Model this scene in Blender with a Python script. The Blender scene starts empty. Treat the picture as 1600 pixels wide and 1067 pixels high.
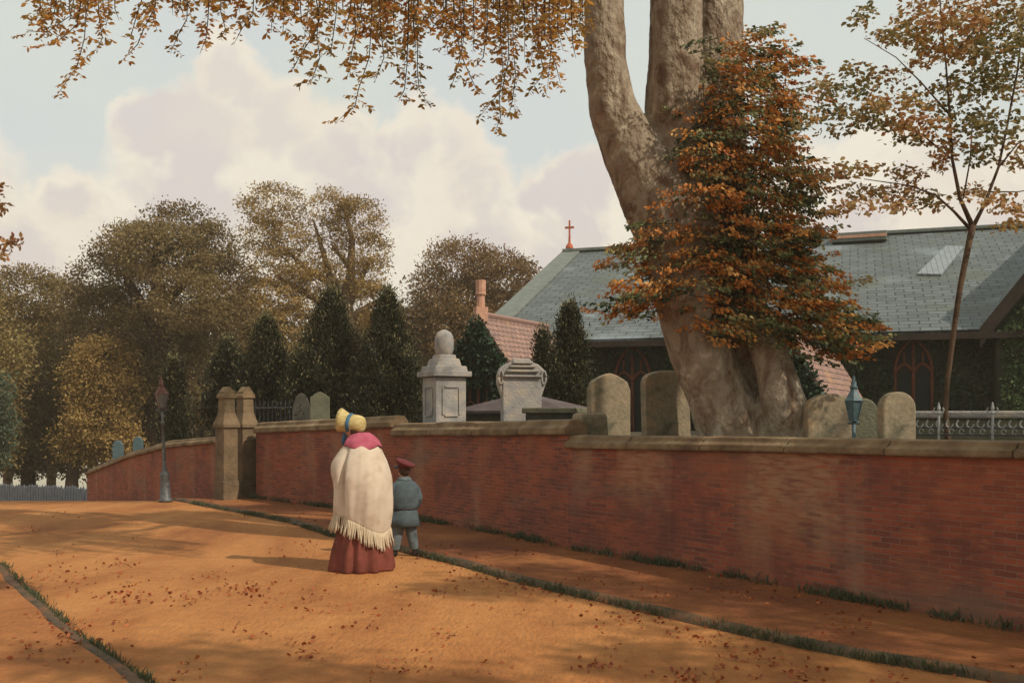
import bpy, bmesh, math, random
import numpy as np
from mathutils import Vector, Matrix
R = math.radians
random.seed(7); rng = np.random.default_rng(7)
S = bpy.context.scene
C = S.collection
F = 1556.0; H = 1.65            # focal length in photo pixels, eye height

# ------------------------------------------------------------------ camera
cam = bpy.data.objects.new('camera', bpy.data.cameras.new('camera'))
C.objects.link(cam); S.camera = cam
cam.location = (0, 0, H); cam.rotation_euler = (R(90), 0, 0)
cam.data.sensor_width = 36; cam.data.lens = F/1600*36
cam.data.shift_y = 116.5/1600
cam.data.clip_end = 5000
S.view_settings.view_transform = 'Standard'; S.view_settings.look = 'None'
S.view_settings.exposure = 0.0; S.view_settings.gamma = 1

# ------------------------------------------------------------------ sun + sky
SUN = Vector((0.84, -0.54, 0)).normalized()
ELEV = R(44)
to_sun = Vector((SUN.x*math.cos(ELEV), SUN.y*math.cos(ELEV), math.sin(ELEV)))
sl = bpy.data.lights.new('sun', 'SUN'); sl.energy = 3.8; sl.angle = R(0.8); sl.color = (1, .90, .76)
so = bpy.data.objects.new('sun', sl); C.objects.link(so)
so.rotation_euler = to_sun.to_track_quat('Z', 'Y').to_euler(); so.location = (20, -10, 30)

def azel(px, py):
    return math.atan2(px-800, F), math.atan2(650-py, math.hypot(F, px-800))
def make_world():
    w = bpy.data.worlds.new('World'); S.world = w; w.use_nodes = True
    nt = w.node_tree; nt.nodes.clear(); N = nt.nodes.new; L = nt.links.new
    def math_(op, a, b=None, clamp=False):
        n = N('ShaderNodeMath'); n.operation = op; n.use_clamp = clamp
        for i, v in enumerate((a, b)):
            if v is None: continue
            if isinstance(v, (int, float)): n.inputs[i].default_value = v
            else: L(v, n.inputs[i])
        return n.outputs[0]
    def mix(f, a, b):
        n = N('ShaderNodeMix'); n.data_type = 'RGBA'
        if isinstance(f, (int, float)): n.inputs[0].default_value = f
        else: L(f, n.inputs[0])
        for i, v in ((6, a), (7, b)):
            if isinstance(v, tuple): n.inputs[i].default_value = (*v, 1)
            else: L(v, n.inputs[i])
        return n.outputs[2]
    tc = N('ShaderNodeTexCoord'); sp = N('ShaderNodeSeparateXYZ'); L(tc.outputs['Generated'], sp.inputs[0])
    az = math_('ARCTAN2', sp.outputs[0], sp.outputs[1]); el = math_('ARCSINE', sp.outputs[2])
    def noise(scale, det, dist=0, off=0):
        mp = N('ShaderNodeMapping'); mp.inputs['Location'].default_value = (off, off, off)
        L(tc.outputs['Generated'], mp.inputs[0])
        n = N('ShaderNodeTexNoise'); n.inputs['Scale'].default_value = scale; n.inputs['Detail'].default_value = det
        n.inputs['Distortion'].default_value = dist; n.inputs['Roughness'].default_value = .6; L(mp.outputs[0], n.inputs['Vector']); return n.outputs[0]
    n1 = math_('SUBTRACT', noise(16, 7), .5); n2 = math_('SUBTRACT', noise(16, 7, 0, 5), .5)
    azd = math_('ADD', az, math_('MULTIPLY', n1, .085)); eld = math_('ADD', el, math_('MULTIPLY', n2, .085))
    blobs = [(370,125,75),(425,195,85),(330,230,110),(250,210,70),(520,240,95),(640,235,80),(705,235,78),(735,290,80),(560,330,150),
             (860,310,72),(925,300,80),(110,320,70),(40,420,110),(300,380,170),(480,400,170),(740,400,140),(900,400,120),(1350,360,170),(1560,370,150),
             (1150,420,160),(-150,330,170),(1750,330,170),(-420,260,150),(2100,300,200),(2500,200,250)]
    h = None
    for px, py, r in blobs:
        a, e = azel(px, py)
        dx = math_('SUBTRACT', azd, a); dy = math_('SUBTRACT', eld, e)
        d2 = math_('ADD', math_('MULTIPLY', dx, dx), math_('MULTIPLY', dy, dy))
        v = math_('SUBTRACT', 1.0, math_('DIVIDE', math_('SQRT', d2), r/F))
        h = v if h is None else math_('MAXIMUM', h, v)
    mask = math_('MULTIPLY', h, 4.2, True)
    sky = N('ShaderNodeTexSky'); sky.sky_type = 'NISHITA'; sky.sun_disc = False
    sky.sun_elevation = ELEV; sky.sun_rotation = math.atan2(SUN.x, SUN.y)
    sc = N('ShaderNodeVectorMath'); sc.operation = 'SCALE'; L(sky.outputs[0], sc.inputs[0]); sc.inputs['Scale'].default_value = .10
    base = mix(.88, sc.outputs[0], (.72, .765, .74))
    base = mix(math_('MULTIPLY', math_('SUBTRACT', noise(5, 4, .3, 2), .42), 2.2, True), base, (.71, .75, .64))
    # warm pale band low down
    low = math_('SUBTRACT', 1.0, math_('DIVIDE', el, .26), True)
    base = mix(math_('MULTIPLY', low, .9, True), base, (.84, .75, .62))
    deep = math_('MULTIPLY', math_('SUBTRACT', math_('ADD', h, math_('MULTIPLY', math_('SUBTRACT', noise(9, 4, .4, 9), .5), 2.6)), .26), 2.6, True)
    ccol = mix(deep, (.94, .86, .72), (.73, .66, .635))
    ccol = mix(math_('MULTIPLY', math_('SUBTRACT', noise(7, 3, .2, 20), .45), 3, True), ccol, (.84, .75, .64))
    col = mix(math_('MULTIPLY', mask, .86), base, ccol)
    bg = N('ShaderNodeBackground'); L(col, bg.inputs[0]); bg.inputs[1].default_value = 1.0
    out = N('ShaderNodeOutputWorld'); L(bg.outputs[0], out.inputs[0])
make_world()

# ------------------------------------------------------------------ helpers
def P(px, py, d): return Vector(((px-800)/F*d, d, H+(650-py)/F*d))
def G(px, py, z=0.0):
    d = (H-z)*F/(py-650); return Vector(((px-800)/F*d, d, z))
def tag(o, label=None, cat=None, group=None, kind=None):
    for k, v in (('label', label), ('category', cat), ('group', group), ('kind', kind)):
        if v: o[k] = v
    return o
def empty(name, loc, label, cat, group=None, rz=0):
    o = bpy.data.objects.new(name, None); C.objects.link(o); o.location = loc; o.rotation_euler = (0, 0, rz)
    o.empty_display_size = .2
    bpy.context.view_layer.update()
    return tag(o, label, cat, group)
def copy_tree(o, parent=None):
    c = o.copy(); C.objects.link(c)
    if parent: c.parent = parent
    for ch in list(o.children): copy_tree(ch, c)
    return c

def mat(name, ramp, scale=6, rough=.85, bump=.2, bscale=None, detail=6, coord='Object', spec=.25, stretch=(1,1,1), dist=0, extra=None):
    """noise-driven colour ramp with bump"""
    m = bpy.data.materials.new(name); m.use_nodes = True; nt = m.node_tree; N = nt.nodes.new; L = nt.links.new
    b = nt.nodes['Principled BSDF']; b.inputs['Roughness'].default_value = rough; b.inputs['Specular IOR Level'].default_value = spec
    tc = N('ShaderNodeTexCoord'); mp = N('ShaderNodeMapping'); L(tc.outputs[coord], mp.inputs[0]); mp.inputs['Scale'].default_value = stretch
    n = N('ShaderNodeTexNoise'); n.inputs['Scale'].default_value = scale; n.inputs['Detail'].default_value = detail
    n.inputs['Roughness'].default_value = .62; n.inputs['Distortion'].default_value = dist; L(mp.outputs[0], n.inputs['Vector'])
    cr = N('ShaderNodeValToRGB'); L(n.outputs[0], cr.inputs[0])
    els = cr.color_ramp.elements
    k = len(ramp)
    for i, c in enumerate(ramp):
        pos = .3+.4*i/(k-1)
        e = els[i] if i < 2 else els.new(pos)
        e.position = pos; e.color = (*c, 1)
    if extra:
        n4 = N('ShaderNodeTexNoise'); n4.inputs['Scale'].default_value = extra[0]; n4.inputs['Detail'].default_value = 8; n4.inputs['Roughness'].default_value = .75; L(tc.outputs[coord], n4.inputs['Vector'])
        mr = N('ShaderNodeMapRange'); mr.inputs[1].default_value = .35; mr.inputs[2].default_value = .65; mr.inputs[3].default_value = 1-extra[1]; mr.inputs[4].default_value = 1+extra[1]; L(n4.outputs[0], mr.inputs[0])
        vs_ = N('ShaderNodeVectorMath'); vs_.operation = 'SCALE'; L(cr.outputs[0], vs_.inputs[0]); L(mr.outputs[0], vs_.inputs['Scale']); L(vs_.outputs[0], b.inputs['Base Color'])
    else: L(cr.outputs[0], b.inputs['Base Color'])
    if bump:
        n2 = N('ShaderNodeTexNoise'); n2.inputs['Scale'].default_value = bscale or scale*6; n2.inputs['Detail'].default_value = 5
        L(mp.outputs[0], n2.inputs['Vector'])
        bp = N('ShaderNodeBump'); bp.inputs['Strength'].default_value = bump; bp.inputs['Distance'].default_value = .05
        L(n2.outputs[0], bp.inputs['Height']); L(bp.outputs[0], b.inputs['Normal'])
    return m
def leafmat(name, ramp, trans=.35, rough=.55):
    m = bpy.data.materials.new(name); m.use_nodes = True; nt = m.node_tree; N = nt.nodes.new; L = nt.links.new
    b = nt.nodes['Principled BSDF']; b.inputs['Roughness'].default_value = rough; b.inputs['Specular IOR Level'].default_value = .25
    at = N('ShaderNodeAttribute'); at.attribute_name = 'tone'
    cr = N('ShaderNodeValToRGB'); L(at.outputs['Fac'], cr.inputs[0]); els = cr.color_ramp.elements
    for i, c in enumerate(ramp):
        pos = i/(len(ramp)-1); e = els[i] if i < 2 else els.new(pos); e.position = pos; e.color = (*c, 1)
    L(cr.outputs[0], b.inputs['Base Color'])
    t = N('ShaderNodeBsdfTranslucent'); L(cr.outputs[0], t.inputs[0])
    ms = N('ShaderNodeMixShader'); ms.inputs[0].default_value = trans
    L(b.outputs[0], ms.inputs[1]); L(t.outputs[0], ms.inputs[2])
    L(ms.outputs[0], nt.nodes['Material Output'].inputs[0])
    return m
def brickmat(name, c1, c2, mortar, bw, bh, ms=.008, coord='UV', patch=None, patchamt=.4, bump=.4, offset=.5, nscale=1.2, rough=.85):
    m = bpy.data.materials.new(name); m.use_nodes = True; nt = m.node_tree; N = nt.nodes.new; L = nt.links.new
    b = nt.nodes['Principled BSDF']; b.inputs['Roughness'].default_value = rough; b.inputs['Specular IOR Level'].default_value = .25
    tc = N('ShaderNodeTexCoord')
    wob = N('ShaderNodeTexNoise'); wob.inputs['Scale'].default_value = 9; L(tc.outputs[coord], wob.inputs['Vector'])
    vm = N('ShaderNodeVectorMath'); vm.operation = 'MULTIPLY_ADD'; L(wob.outputs['Color'], vm.inputs[0])
    vm.inputs[1].default_value = (bh*.25,)*3; L(tc.outputs[coord], vm.inputs[2])
    br = N('ShaderNodeTexBrick'); L(vm.outputs[0], br.inputs['Vector'])
    br.inputs['Scale'].default_value = 1; br.inputs['Brick Width'].default_value = bw; br.inputs['Row Height'].default_value = bh
    br.inputs['Mortar Size'].default_value = ms; br.inputs['Mortar Smooth'].default_value = .3; br.offset = offset
    br.inputs['Color1'].default_value = (*c1, 1); br.inputs['Color2'].default_value = (*c2, 1); br.inputs['Mortar'].default_value = (*mortar, 1)
    col = br.outputs['Color']
    def mixn(scale, c, lo, hi, amt, blend='MIX', stretch=(1,1,1)):
        nonlocal col
        mp = N('ShaderNodeMapping'); mp.inputs['Scale'].default_value = stretch; L(tc.outputs[coord], mp.inputs[0])
        n = N('ShaderNodeTexNoise'); n.inputs['Scale'].default_value = scale; n.inputs['Detail'].default_value = 6; L(mp.outputs[0], n.inputs['Vector'])
        r = N('ShaderNodeMapRange'); r.inputs[1].default_value = lo; r.inputs[2].default_value = hi; r.inputs[4].default_value = amt; L(n.outputs[0], r.inputs[0])
        x = N('ShaderNodeMix'); x.data_type = 'RGBA'; x.blend_type = blend; L(r.outputs[0], x.inputs[0]); L(col, x.inputs[6])
        x.inputs[7].default_value = (*c, 1); col = x.outputs[2]
    for p in (patch or []): mixn(*p)
    L(col, b.inputs['Base Color'])
    n3 = N('ShaderNodeTexNoise'); n3.inputs['Scale'].default_value = 30; L(tc.outputs[coord], n3.inputs['Vector'])
    ad = N('ShaderNodeMath'); ad.operation = 'MULTIPLY_ADD'; L(br.outputs['Fac'], ad.inputs[0]); ad.inputs[1].default_value = -1; L(n3.outputs[0], ad.inputs[2])
    bp = N('ShaderNodeBump'); bp.inputs['Strength'].default_value = bump; bp.inputs['Distance'].default_value = .012
    L(ad.outputs[0], bp.inputs['Height']); L(bp.outputs[0], b.inputs['Normal'])
    return m

class MB:
    def __init__(s): s.v = []; s.f = []; s.uv = {}
    def add(s, vs, fs):
        o = len(s.v); s.v += [Vector(v) for v in vs]; s.f += [tuple(i+o for i in f) for f in fs]; return s
    def box(s, c, size, rz=0, taper=1.0, rx=0):
        x, y, z = [q/2 for q in size]; m = Matrix.Translation(c) @ Matrix.Rotation(rz, 4, 'Z') @ Matrix.Rotation(rx, 4, 'X')
        vs = [m @ Vector((a*x*(taper if k > 0 else 1), b*y*(taper if k > 0 else 1), k*z)) for k in (-1, 1) for a, b in ((-1,-1),(1,-1),(1,1),(-1,1))]
        return s.add(vs, [(3,2,1,0),(4,5,6,7),(0,1,5,4),(1,2,6,5),(2,3,7,6),(3,0,4,7)])
    def loft(s, rings, caps=True):
        n = len(rings[0]); vs = [p for r in rings for p in r]
        fs = [(i*n+j, i*n+(j+1) % n, (i+1)*n+(j+1) % n, (i+1)*n+j) for i in range(len(rings)-1) for j in range(n)]
        if caps: fs += [tuple(range(n))[::-1], tuple((len(rings)-1)*n+j for j in range(n))]
        return s.add(vs, fs)
    def lathe(s, prof, n=16, c=(0,0,0), sx=1, sy=1, rz=0, mod=None):
        c = Vector(c); rings = []
        for r, z in prof:
            ring = []
            for j in range(n):
                a = 2*math.pi*j/n+rz; rr = r*(mod(a, z) if mod else 1)
                ring.append(c+Vector((math.cos(a)*rr*sx, math.sin(a)*rr*sy, z)))
            rings.append(ring)
        return s.loft(rings)
    def tube(s, pts, radii, n=8, flat=1.0):
        pts = [Vector(p) for p in pts]
        if isinstance(radii, (int, float)): radii = [radii]*len(pts)
        rings = []; up = None
        for i, p in enumerate(pts):
            t = (pts[min(i+1, len(pts)-1)]-pts[max(i-1, 0)])
            t = t.normalized() if t.length > 1e-6 else Vector((0,0,1))
            if up is None: up = Vector((0,1,0)) if abs(t.y) < .9 else Vector((1,0,0))
            a = t.cross(up).normalized(); b = a.cross(t).normalized(); up = b
            rings.append([p+(a*math.cos(2*math.pi*j/n)+b*math.sin(2*math.pi*j/n)*flat)*radii[i] for j in range(n)])
        return s.loft(rings)
    def ball(s, c, r, n=10, m=7):
        c = Vector(c); r = (r, r, r) if isinstance(r, (int, float)) else r
        return s.loft([[c+Vector((math.cos(2*math.pi*j/n)*math.sin(t)*r[0], math.sin(2*math.pi*j/n)*math.sin(t)*r[1], -math.cos(t)*r[2])) for j in range(n)]
                       for t in [math.pi*(i+.15)/(m+.3) for i in range(m+1)]])
    def prism(s, outline, y0, y1, c=(0,0,0)):
        c = Vector(c); n = len(outline)
        return s.loft([[c+Vector((x, y, z)) for x, z in outline] for y in (y0, y1)])
    def build(s, name, m, parent=None, smooth=False, bevel=0, remesh=0, sub=0, recalc=True):
        me = bpy.data.meshes.new(name); me.from_pydata([tuple(v) for v in s.v], [], s.f)
        if recalc:
            bm = bmesh.new(); bm.from_mesh(me); bmesh.ops.recalc_face_normals(bm, faces=bm.faces[:]); bm.to_mesh(me); bm.free()
        me.materials.append(m)
        o = bpy.data.objects.new(name, me); C.objects.link(o)
        if parent:
            o.parent = parent
        if smooth or remesh:
            me.polygons.foreach_set('use_smooth', [True]*len(me.polygons))
        if remesh:
            q = o.modifiers.new('r', 'REMESH'); q.mode = 'VOXEL'; q.voxel_size = remesh; q.use_smooth_shade = True
            q = o.modifiers.new('s', 'SMOOTH'); q.factor = .5; q.iterations = 5
        if bevel:
            q = o.modifiers.new('b', 'BEVEL'); q.width = bevel; q.segments = 2; q.limit_method = 'ANGLE'
        if sub:
            q = o.modifiers.new('ss', 'SUBSURF'); q.levels = sub; q.render_levels = sub
        return o

def leafcloud(name, m, parent, pos, size, tone, nrm=None, droop=.3, aspect=.55, origin=(0,0,0), dirs=None):
    """many separate leaf shaped faces: 6 vertices, 2 folded quads"""
    pos = np.asarray(pos, float)-np.asarray(origin, float); n = len(pos)
    d = rng.normal(size=(n, 3)) if dirs is None else np.asarray(dirs, float)+rng.normal(size=(n,3))*.25
    if dirs is None:
        if nrm is not None: d += np.asarray(nrm)*1.0
        d[:, 2] -= droop
    d /= np.linalg.norm(d, axis=1)[:, None]+1e-9
    r = rng.normal(size=(n, 3)); s = np.cross(d, r); s /= np.linalg.norm(s, axis=1)[:, None]+1e-9
    up = np.cross(d, s)
    L = (size*rng.uniform(.6, 1.25, n))[:, None] if np.isscalar(size) else (np.asarray(size)*rng.uniform(.7,1.2,n))[:, None]
    W = L*aspect
    mid = pos+d*L*.45
    V = np.stack([pos, mid+s*W*.5+up*L*.10, pos+d*L*.8+s*W*.28, pos+d*L, pos+d*L*.8-s*W*.28, mid-s*W*.5+up*L*.10], 1).reshape(-1, 3)
    me = bpy.data.meshes.new(name)
    me.vertices.add(6*n); me.vertices.foreach_set('co', V.astype(np.float32).ravel())
    base = np.arange(n)[:, None]*6
    idx = (base+np.array([[0,1,2,3, 0,3,4,5]])).ravel()
    me.loops.add(8*n); me.loops.foreach_set('vertex_index', idx.astype(np.int32))
    me.polygons.add(2*n); me.polygons.foreach_set('loop_start', (np.arange(2*n)*4).astype(np.int32))
    me.polygons.foreach_set('loop_total', np.full(2*n, 4, np.int32))
    at = me.attributes.new('tone', 'FLOAT', 'FACE'); at.data.foreach_set('value', np.repeat(np.clip(tone, 0, 1), 2).astype(np.float32))
    me.materials.append(m); me.update(calc_edges=True)
    o = bpy.data.objects.new(name, me); C.objects.link(o)
    if parent: o.parent = parent
    return o
def lobes_points(lobes, n, d, depth=1.0, clump=14, cr=.25, shell=.75, jit=.06):
    """points on clumps spread through ellipsoids given in photo pixels at distance d"""
    A = np.array([l[2]*(l[3] if len(l) > 3 else l[2]) for l in lobes], float); A /= A.sum()
    pts = []; nr = []; tn = []
    nc = max(1, n//clump)
    for (l, a) in zip(lobes, A):
        k = max(2, int(nc*a)); dd = d+(l[4] if len(l) > 4 else 0)
        c = np.array(P(l[0], l[1], dd)); rx = l[2]/F*dd; rz = (l[3] if len(l) > 3 else l[2])/F*dd; ry = min(rx, rz*1.5)*depth
        u = rng.normal(size=(k, 3)); u /= np.linalg.norm(u, axis=1)[:, None]
        rad = rng.uniform(shell, 1.0, k)**.7
        cc = c+u*rad[:, None]*np.array([rx, ry, rz])
        ct = rng.uniform(-.26, .26, k)+rng.uniform(-.14,.14)
        q = np.clip(rng.normal(size=(k, clump, 3)),-1.7,1.7)*np.array([1, 1, .5])*cr*rng.uniform(.6,1.2,(k,1,1))
        pts.append((cc[:, None]+q).reshape(-1, 3)); nr.append(np.repeat(u, clump, 0)); tn.append(np.repeat(ct, clump))
    pts = np.concatenate(pts); nr = np.concatenate(nr); tn = np.concatenate(tn)
    return pts, nr, np.clip(.5+tn+rng.normal(size=len(tn))*.10, 0, 1)

# ------------------------------------------------------------------ materials
M = {}
M['road'] = mat('road_dirt', [(.22,.076,.022),(.325,.126,.036),(.39,.165,.050),(.44,.20,.066)], scale=.9, bump=.6, bscale=30, stretch=(.9,.35,1), detail=8, rough=.95, dist=.6, extra=(7,.13))
for n_ in M['road'].node_tree.nodes:
    if n_.type == 'MAPPING': n_.vector_type = 'POINT'; n_.inputs['Rotation'].default_value = (0, 0, R(-38))
M['path'] = mat('path_dirt', [(.15,.048,.019),(.23,.078,.026),(.32,.125,.038)], scale=.7, bump=.7, bscale=24, detail=8, rough=.95, extra=(7,.13))
M['pave'] = mat('pavement_dirt', [(.21,.075,.022),(.31,.115,.034),(.36,.15,.045)], scale=.6, bump=.7, bscale=24, detail=8, rough=.95, extra=(7,.13))
M['kerb'] = mat('kerb_stone', [(.035,.035,.022),(.10,.06,.032),(.20,.085,.035)], scale=4)
M['land'] = mat('land', [(.05,.05,.025),(.10,.08,.035)], scale=1)
M['yard'] = mat('yard_turf', [(.04,.035,.018),(.08,.06,.03)], scale=2, bump=.6)
M['field'] = mat('field', [(.34,.31,.24),(.46,.42,.33)], scale=.3, bump=0)
M['brick'] = brickmat('brickwork', (.33,.085,.042), (.16,.048,.032), (.21,.14,.10), .185, .049, .0042,
    patch=[(1.1,(.30,.085,.038),.45,.6,.5),(.8,(.13,.042,.036),.50,.66,.45),(2.3,(.11,.04,.03),.50,.68,.6),(.75,(.34,.20,.12),.53,.66,.42,'MIX',(2.2,.35,1)),(.9,(.15,.12,.08),.54,.7,.5,'MIX',(.5,1.6,1)),(14,(.40,.16,.07),.58,.72,.5,'MIX',(.35,1.6,1)),(16,(.09,.04,.025),.58,.72,.6,'MIX',(.35,1.6,1))], bump=.5)
M['coping'] = mat('coping_stone', [(.10,.06,.032),(.19,.125,.065),(.29,.21,.12)], scale=3, bump=.4, bscale=25)
M['pier'] = mat('pier_stone', [(.09,.06,.035),(.16,.11,.062),(.24,.16,.085)], scale=3, bump=.4, bscale=25)
M['stone'] = mat('grave_stone', [(.085,.08,.05),(.20,.165,.105),(.27,.21,.135),(.38,.23,.11)], scale=3.2, bump=.2, bscale=26, extra=(14,.25), dist=.5)
M['greystone'] = mat('grey_marble', [(.19,.18,.17),(.30,.28,.26),(.42,.35,.26)], scale=4, bump=.3, bscale=30)
M['moss'] = mat('mossy_stone', [(.09,.09,.06),(.17,.16,.10)], scale=5, bump=.3)
M['mauve'] = mat('mauve_stone', [(.07,.05,.05),(.13,.10,.095)], scale=3, bump=.2)
M['darkslab'] = mat('dark_slab', [(.03,.03,.025),(.09,.08,.06)], scale=3, bump=.2)
M['slate'] = brickmat('slate', (.088,.102,.096), (.132,.15,.145), (.03,.032,.034), .50, .28, .020,
    patch=[(.35,(.27,.31,.33),.56,.7,.7),(.5,(.10,.11,.07),.52,.66,.55),(3,(.10,.11,.11),.55,.7,.5)], bump=.8, rough=.6)
M['slatecope'] = mat('roof_coping', [(.12,.135,.12),(.19,.205,.175)], scale=4, bump=.3)
M['tile'] = brickmat('clay_tile', (.24,.15,.125), (.34,.20,.15), (.07,.045,.04), .24, .16, .014,
    patch=[(1.2,(.40,.22,.08),.55,.65,.6),(2.5,(.24,.17,.15),.5,.68,.6)], bump=.8)
M['churchwall'] = mat('church_wall', [(.02,.028,.016),(.05,.05,.03)], scale=2)
M['soffit'] = mat('dark_timber', [(.02,.014,.01),(.045,.03,.02)], scale=3)
M['cross'] = mat('red_ridge_stone', [(.35,.08,.04),(.50,.14,.07)], scale=8)
M['red'] = mat('red_stone', [(.11,.035,.02),(.19,.06,.035)], scale=8)
M['glassdark'] = mat('dark_window', [(.006,.010,.009),(.014,.018,.016)], scale=3, rough=.5, bump=0, spec=.2)
M['chimney'] = mat('chimney_clay', [(.42,.20,.13),(.58,.34,.23)], scale=9)
M['bark'] = mat('old_bark', [(.09,.048,.028),(.16,.105,.065),(.25,.19,.13),(.31,.25,.175),(.46,.38,.28)], scale=2.6, bump=1.0, bscale=11, stretch=(1.3,1.3,.8), detail=12, dist=1.2)
for n_ in M['bark'].node_tree.nodes:
    if n_.type == 'BUMP': n_.inputs['Distance'].default_value = .08
M['barkdark'] = mat('dark_bark', [(.035,.02,.012),(.10,.06,.035)], scale=6, bump=.5)
M['barkpale'] = mat('pale_bark', [(.07,.04,.02),(.28,.18,.10)], scale=9, bump=.4)
M['barkyoung'] = mat('young_bark', [(.05,.028,.016),(.13,.08,.045)], scale=9, bump=.4)
M['iron'] = mat('black_iron', [(.012,.012,.014),(.05,.05,.055)], scale=20, rough=.5, bump=.1, spec=.5)
M['irongrey'] = mat('worn_iron', [(.03,.033,.035),(.14,.14,.13)], scale=16, rough=.5, bump=.1, spec=.5)
M['railgrey'] = mat('weathered_rail', [(.18,.18,.17),(.42,.42,.39)], scale=16, rough=.5, bump=.1)
M['ironred'] = mat('rusty_iron', [(.08,.03,.02),(.17,.07,.05)], scale=20, rough=.6, bump=.1)
M['bluegrey'] = mat('blue_grey_paint', [(.05,.085,.095),(.10,.15,.16)], scale=16, rough=.5, bump=.1)
M['lampglass'] = mat('lamp_glass', [(.10,.115,.115),(.17,.18,.17)], scale=10, rough=.15, bump=0, spec=.6)
M['palings'] = mat('blue_palings', [(.10,.11,.13),(.17,.18,.20)], scale=5)
M['shawl'] = mat('cream_wool', [(.44,.33,.24),(.56,.46,.35),(.62,.53,.41)], scale=5, bump=.12, bscale=90, rough=.95)
M['fringe'] = mat('cream_fringe', [(.42,.31,.20),(.60,.50,.35)], scale=10, bump=.2, rough=.95)
M['skirt'] = mat('red_skirt', [(.11,.03,.018),(.22,.06,.042)], scale=8, bump=.2, bscale=60, rough=.95)
M['pink'] = mat('pink_cotton', [(.33,.06,.09),(.46,.12,.17)], scale=14, bump=.2, rough=.9)
M['straw'] = mat('yellow_straw', [(.40,.28,.09),(.58,.45,.18),(.68,.58,.33)], scale=14, bump=.5, bscale=40, stretch=(1,1,6), rough=.8)
M['blue'] = mat('blue_ribbon', [(.035,.10,.17),(.06,.17,.26)], scale=10, bump=.1, rough=.5)
M['jacket'] = mat('grey_blue_wool', [(.055,.075,.082),(.105,.135,.145)], scale=9, bump=.3, bscale=80, rough=.95)
M['trousers'] = mat('grey_trousers', [(.09,.115,.12),(.16,.19,.195)], scale=12, bump=.3, bscale=80, rough=.95)
M['cap'] = mat('maroon_cap', [(.09,.015,.018),(.17,.035,.035)], scale=9, bump=.2, rough=.85)
M['skin'] = mat('skin', [(.50,.24,.17),(.60,.32,.23)], scale=6, bump=.05, rough=.6)
M['hair'] = mat('hair', [(.05,.022,.012),(.10,.05,.025)], scale=20, bump=.4)
M['boot'] = mat('boot_leather', [(.012,.010,.010),(.035,.028,.024)], scale=10, rough=.5)

L_ = {}
L_['olive'] = leafmat('leaves_olive', [(.07,.042,.015),(.18,.115,.038),(.28,.205,.07),(.42,.35,.14)])
L_['brown'] = leafmat('leaves_brown', [(.08,.042,.018),(.19,.105,.042),(.28,.175,.072),(.34,.26,.11)])
L_['autumn'] = leafmat('leaves_pale_autumn', [(.12,.07,.022),(.28,.175,.055),(.42,.28,.09),(.55,.34,.12)])
L_['dark'] = leafmat('leaves_dark_wood', [(.05,.033,.014),(.11,.072,.028),(.18,.12,.048)])
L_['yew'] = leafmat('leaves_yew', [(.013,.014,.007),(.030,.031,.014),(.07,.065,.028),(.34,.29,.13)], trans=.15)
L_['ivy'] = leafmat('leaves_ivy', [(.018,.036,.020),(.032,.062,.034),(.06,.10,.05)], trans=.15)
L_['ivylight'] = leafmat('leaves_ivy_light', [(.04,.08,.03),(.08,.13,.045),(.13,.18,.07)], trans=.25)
L_['creeper'] = leafmat('leaves_creeper', [(.03,.04,.018),(.15,.18,.075),(.34,.30,.12),(.30,.10,.025),(.52,.18,.035),(.62,.26,.055),(.66,.38,.12)], trans=.3)
L_['hang'] = leafmat('leaves_hanging', [(.26,.18,.05),(.42,.24,.06),(.55,.27,.06),(.40,.14,.04)], trans=.5)
L_['young'] = leafmat('leaves_young', [(.14,.13,.05),(.25,.20,.07),(.40,.24,.08),(.36,.14,.05),(.52,.36,.16)], trans=.4)
L_['roundtree'] = leafmat('leaves_round_tree', [(.06,.036,.014),(.14,.088,.032),(.22,.155,.06),(.32,.25,.11)])
L_['shrub'] = leafmat('leaves_shrub', [(.04,.06,.04),(.08,.105,.065),(.14,.165,.10)])
L_['grass'] = leafmat('grass_blades', [(.04,.05,.022),(.09,.10,.045),(.17,.17,.10)], trans=.3)
L_['fallen'] = leafmat('leaves_fallen', [(.16,.035,.012),(.30,.07,.02),(.38,.12,.035)], trans=.1)

# ------------------------------------------------------------------ ground
def smooth(a): a = max(0, min(1, a)); return a*a*(3-2*a)
def zt(y):
    if y < 19.3: return 0.0
    if y < 50: return -0.125*(y-19.3)*smooth((y-19.3)/2.5+.25)
    return -0.125*30.7
def interp(pts, y):
    for (x0, y0), (x1, y1) in zip(pts, pts[1:]):
        if y0 <= y <= y1: return x0+(x1-x0)*(y-y0)/(y1-y0)
    return pts[0][0] if y < pts[0][1] else pts[-1][0]
RK = [(13,-4),(10,-1),(7,2.3),(4.5,4.7)]+[(G(*q).x, G(*q).y) for q in ((1600,1073),(1300,1022),(1000,955),(800,907),(690,876),(520,838),(450,816),(300,787))]+[(-7.4,20.6),(-9.4,23.4),(-12,27),(-16,31),(-30,40)]
LK = [(5,-4),(2.5,-1),(.6,2),(-.7,4)]+[(G(*q).x, G(*q).y) for q in ((220,1067),(130,1003),(50,935),(0,884))]+[(-9,15.5),(-12.5,20),(-16,24),(-30,34)]
ys = [-4+.5*i for i in range(89)]+[42,46,50,60,90,150,400,2500]
def sheet(name, ys, fx0, fx1, nx, dz, m, kind='structure', edge=None):
    mb = MB(); 
    for y in ys:
        a, b = fx0(y), fx1(y)
        for i in range(nx+1): mb.v.append(Vector((a+(b-a)*i/nx, y, zt(y)+dz)))
    n = nx+1
    mb.f = [(j*n+i, j*n+i+1, (j+1)*n+i+1, (j+1)*n+i) for j in range(len(ys)-1) for i in range(nx)]
    o = mb.build(name, m, recalc=False); tag(o, kind=kind); return o
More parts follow.
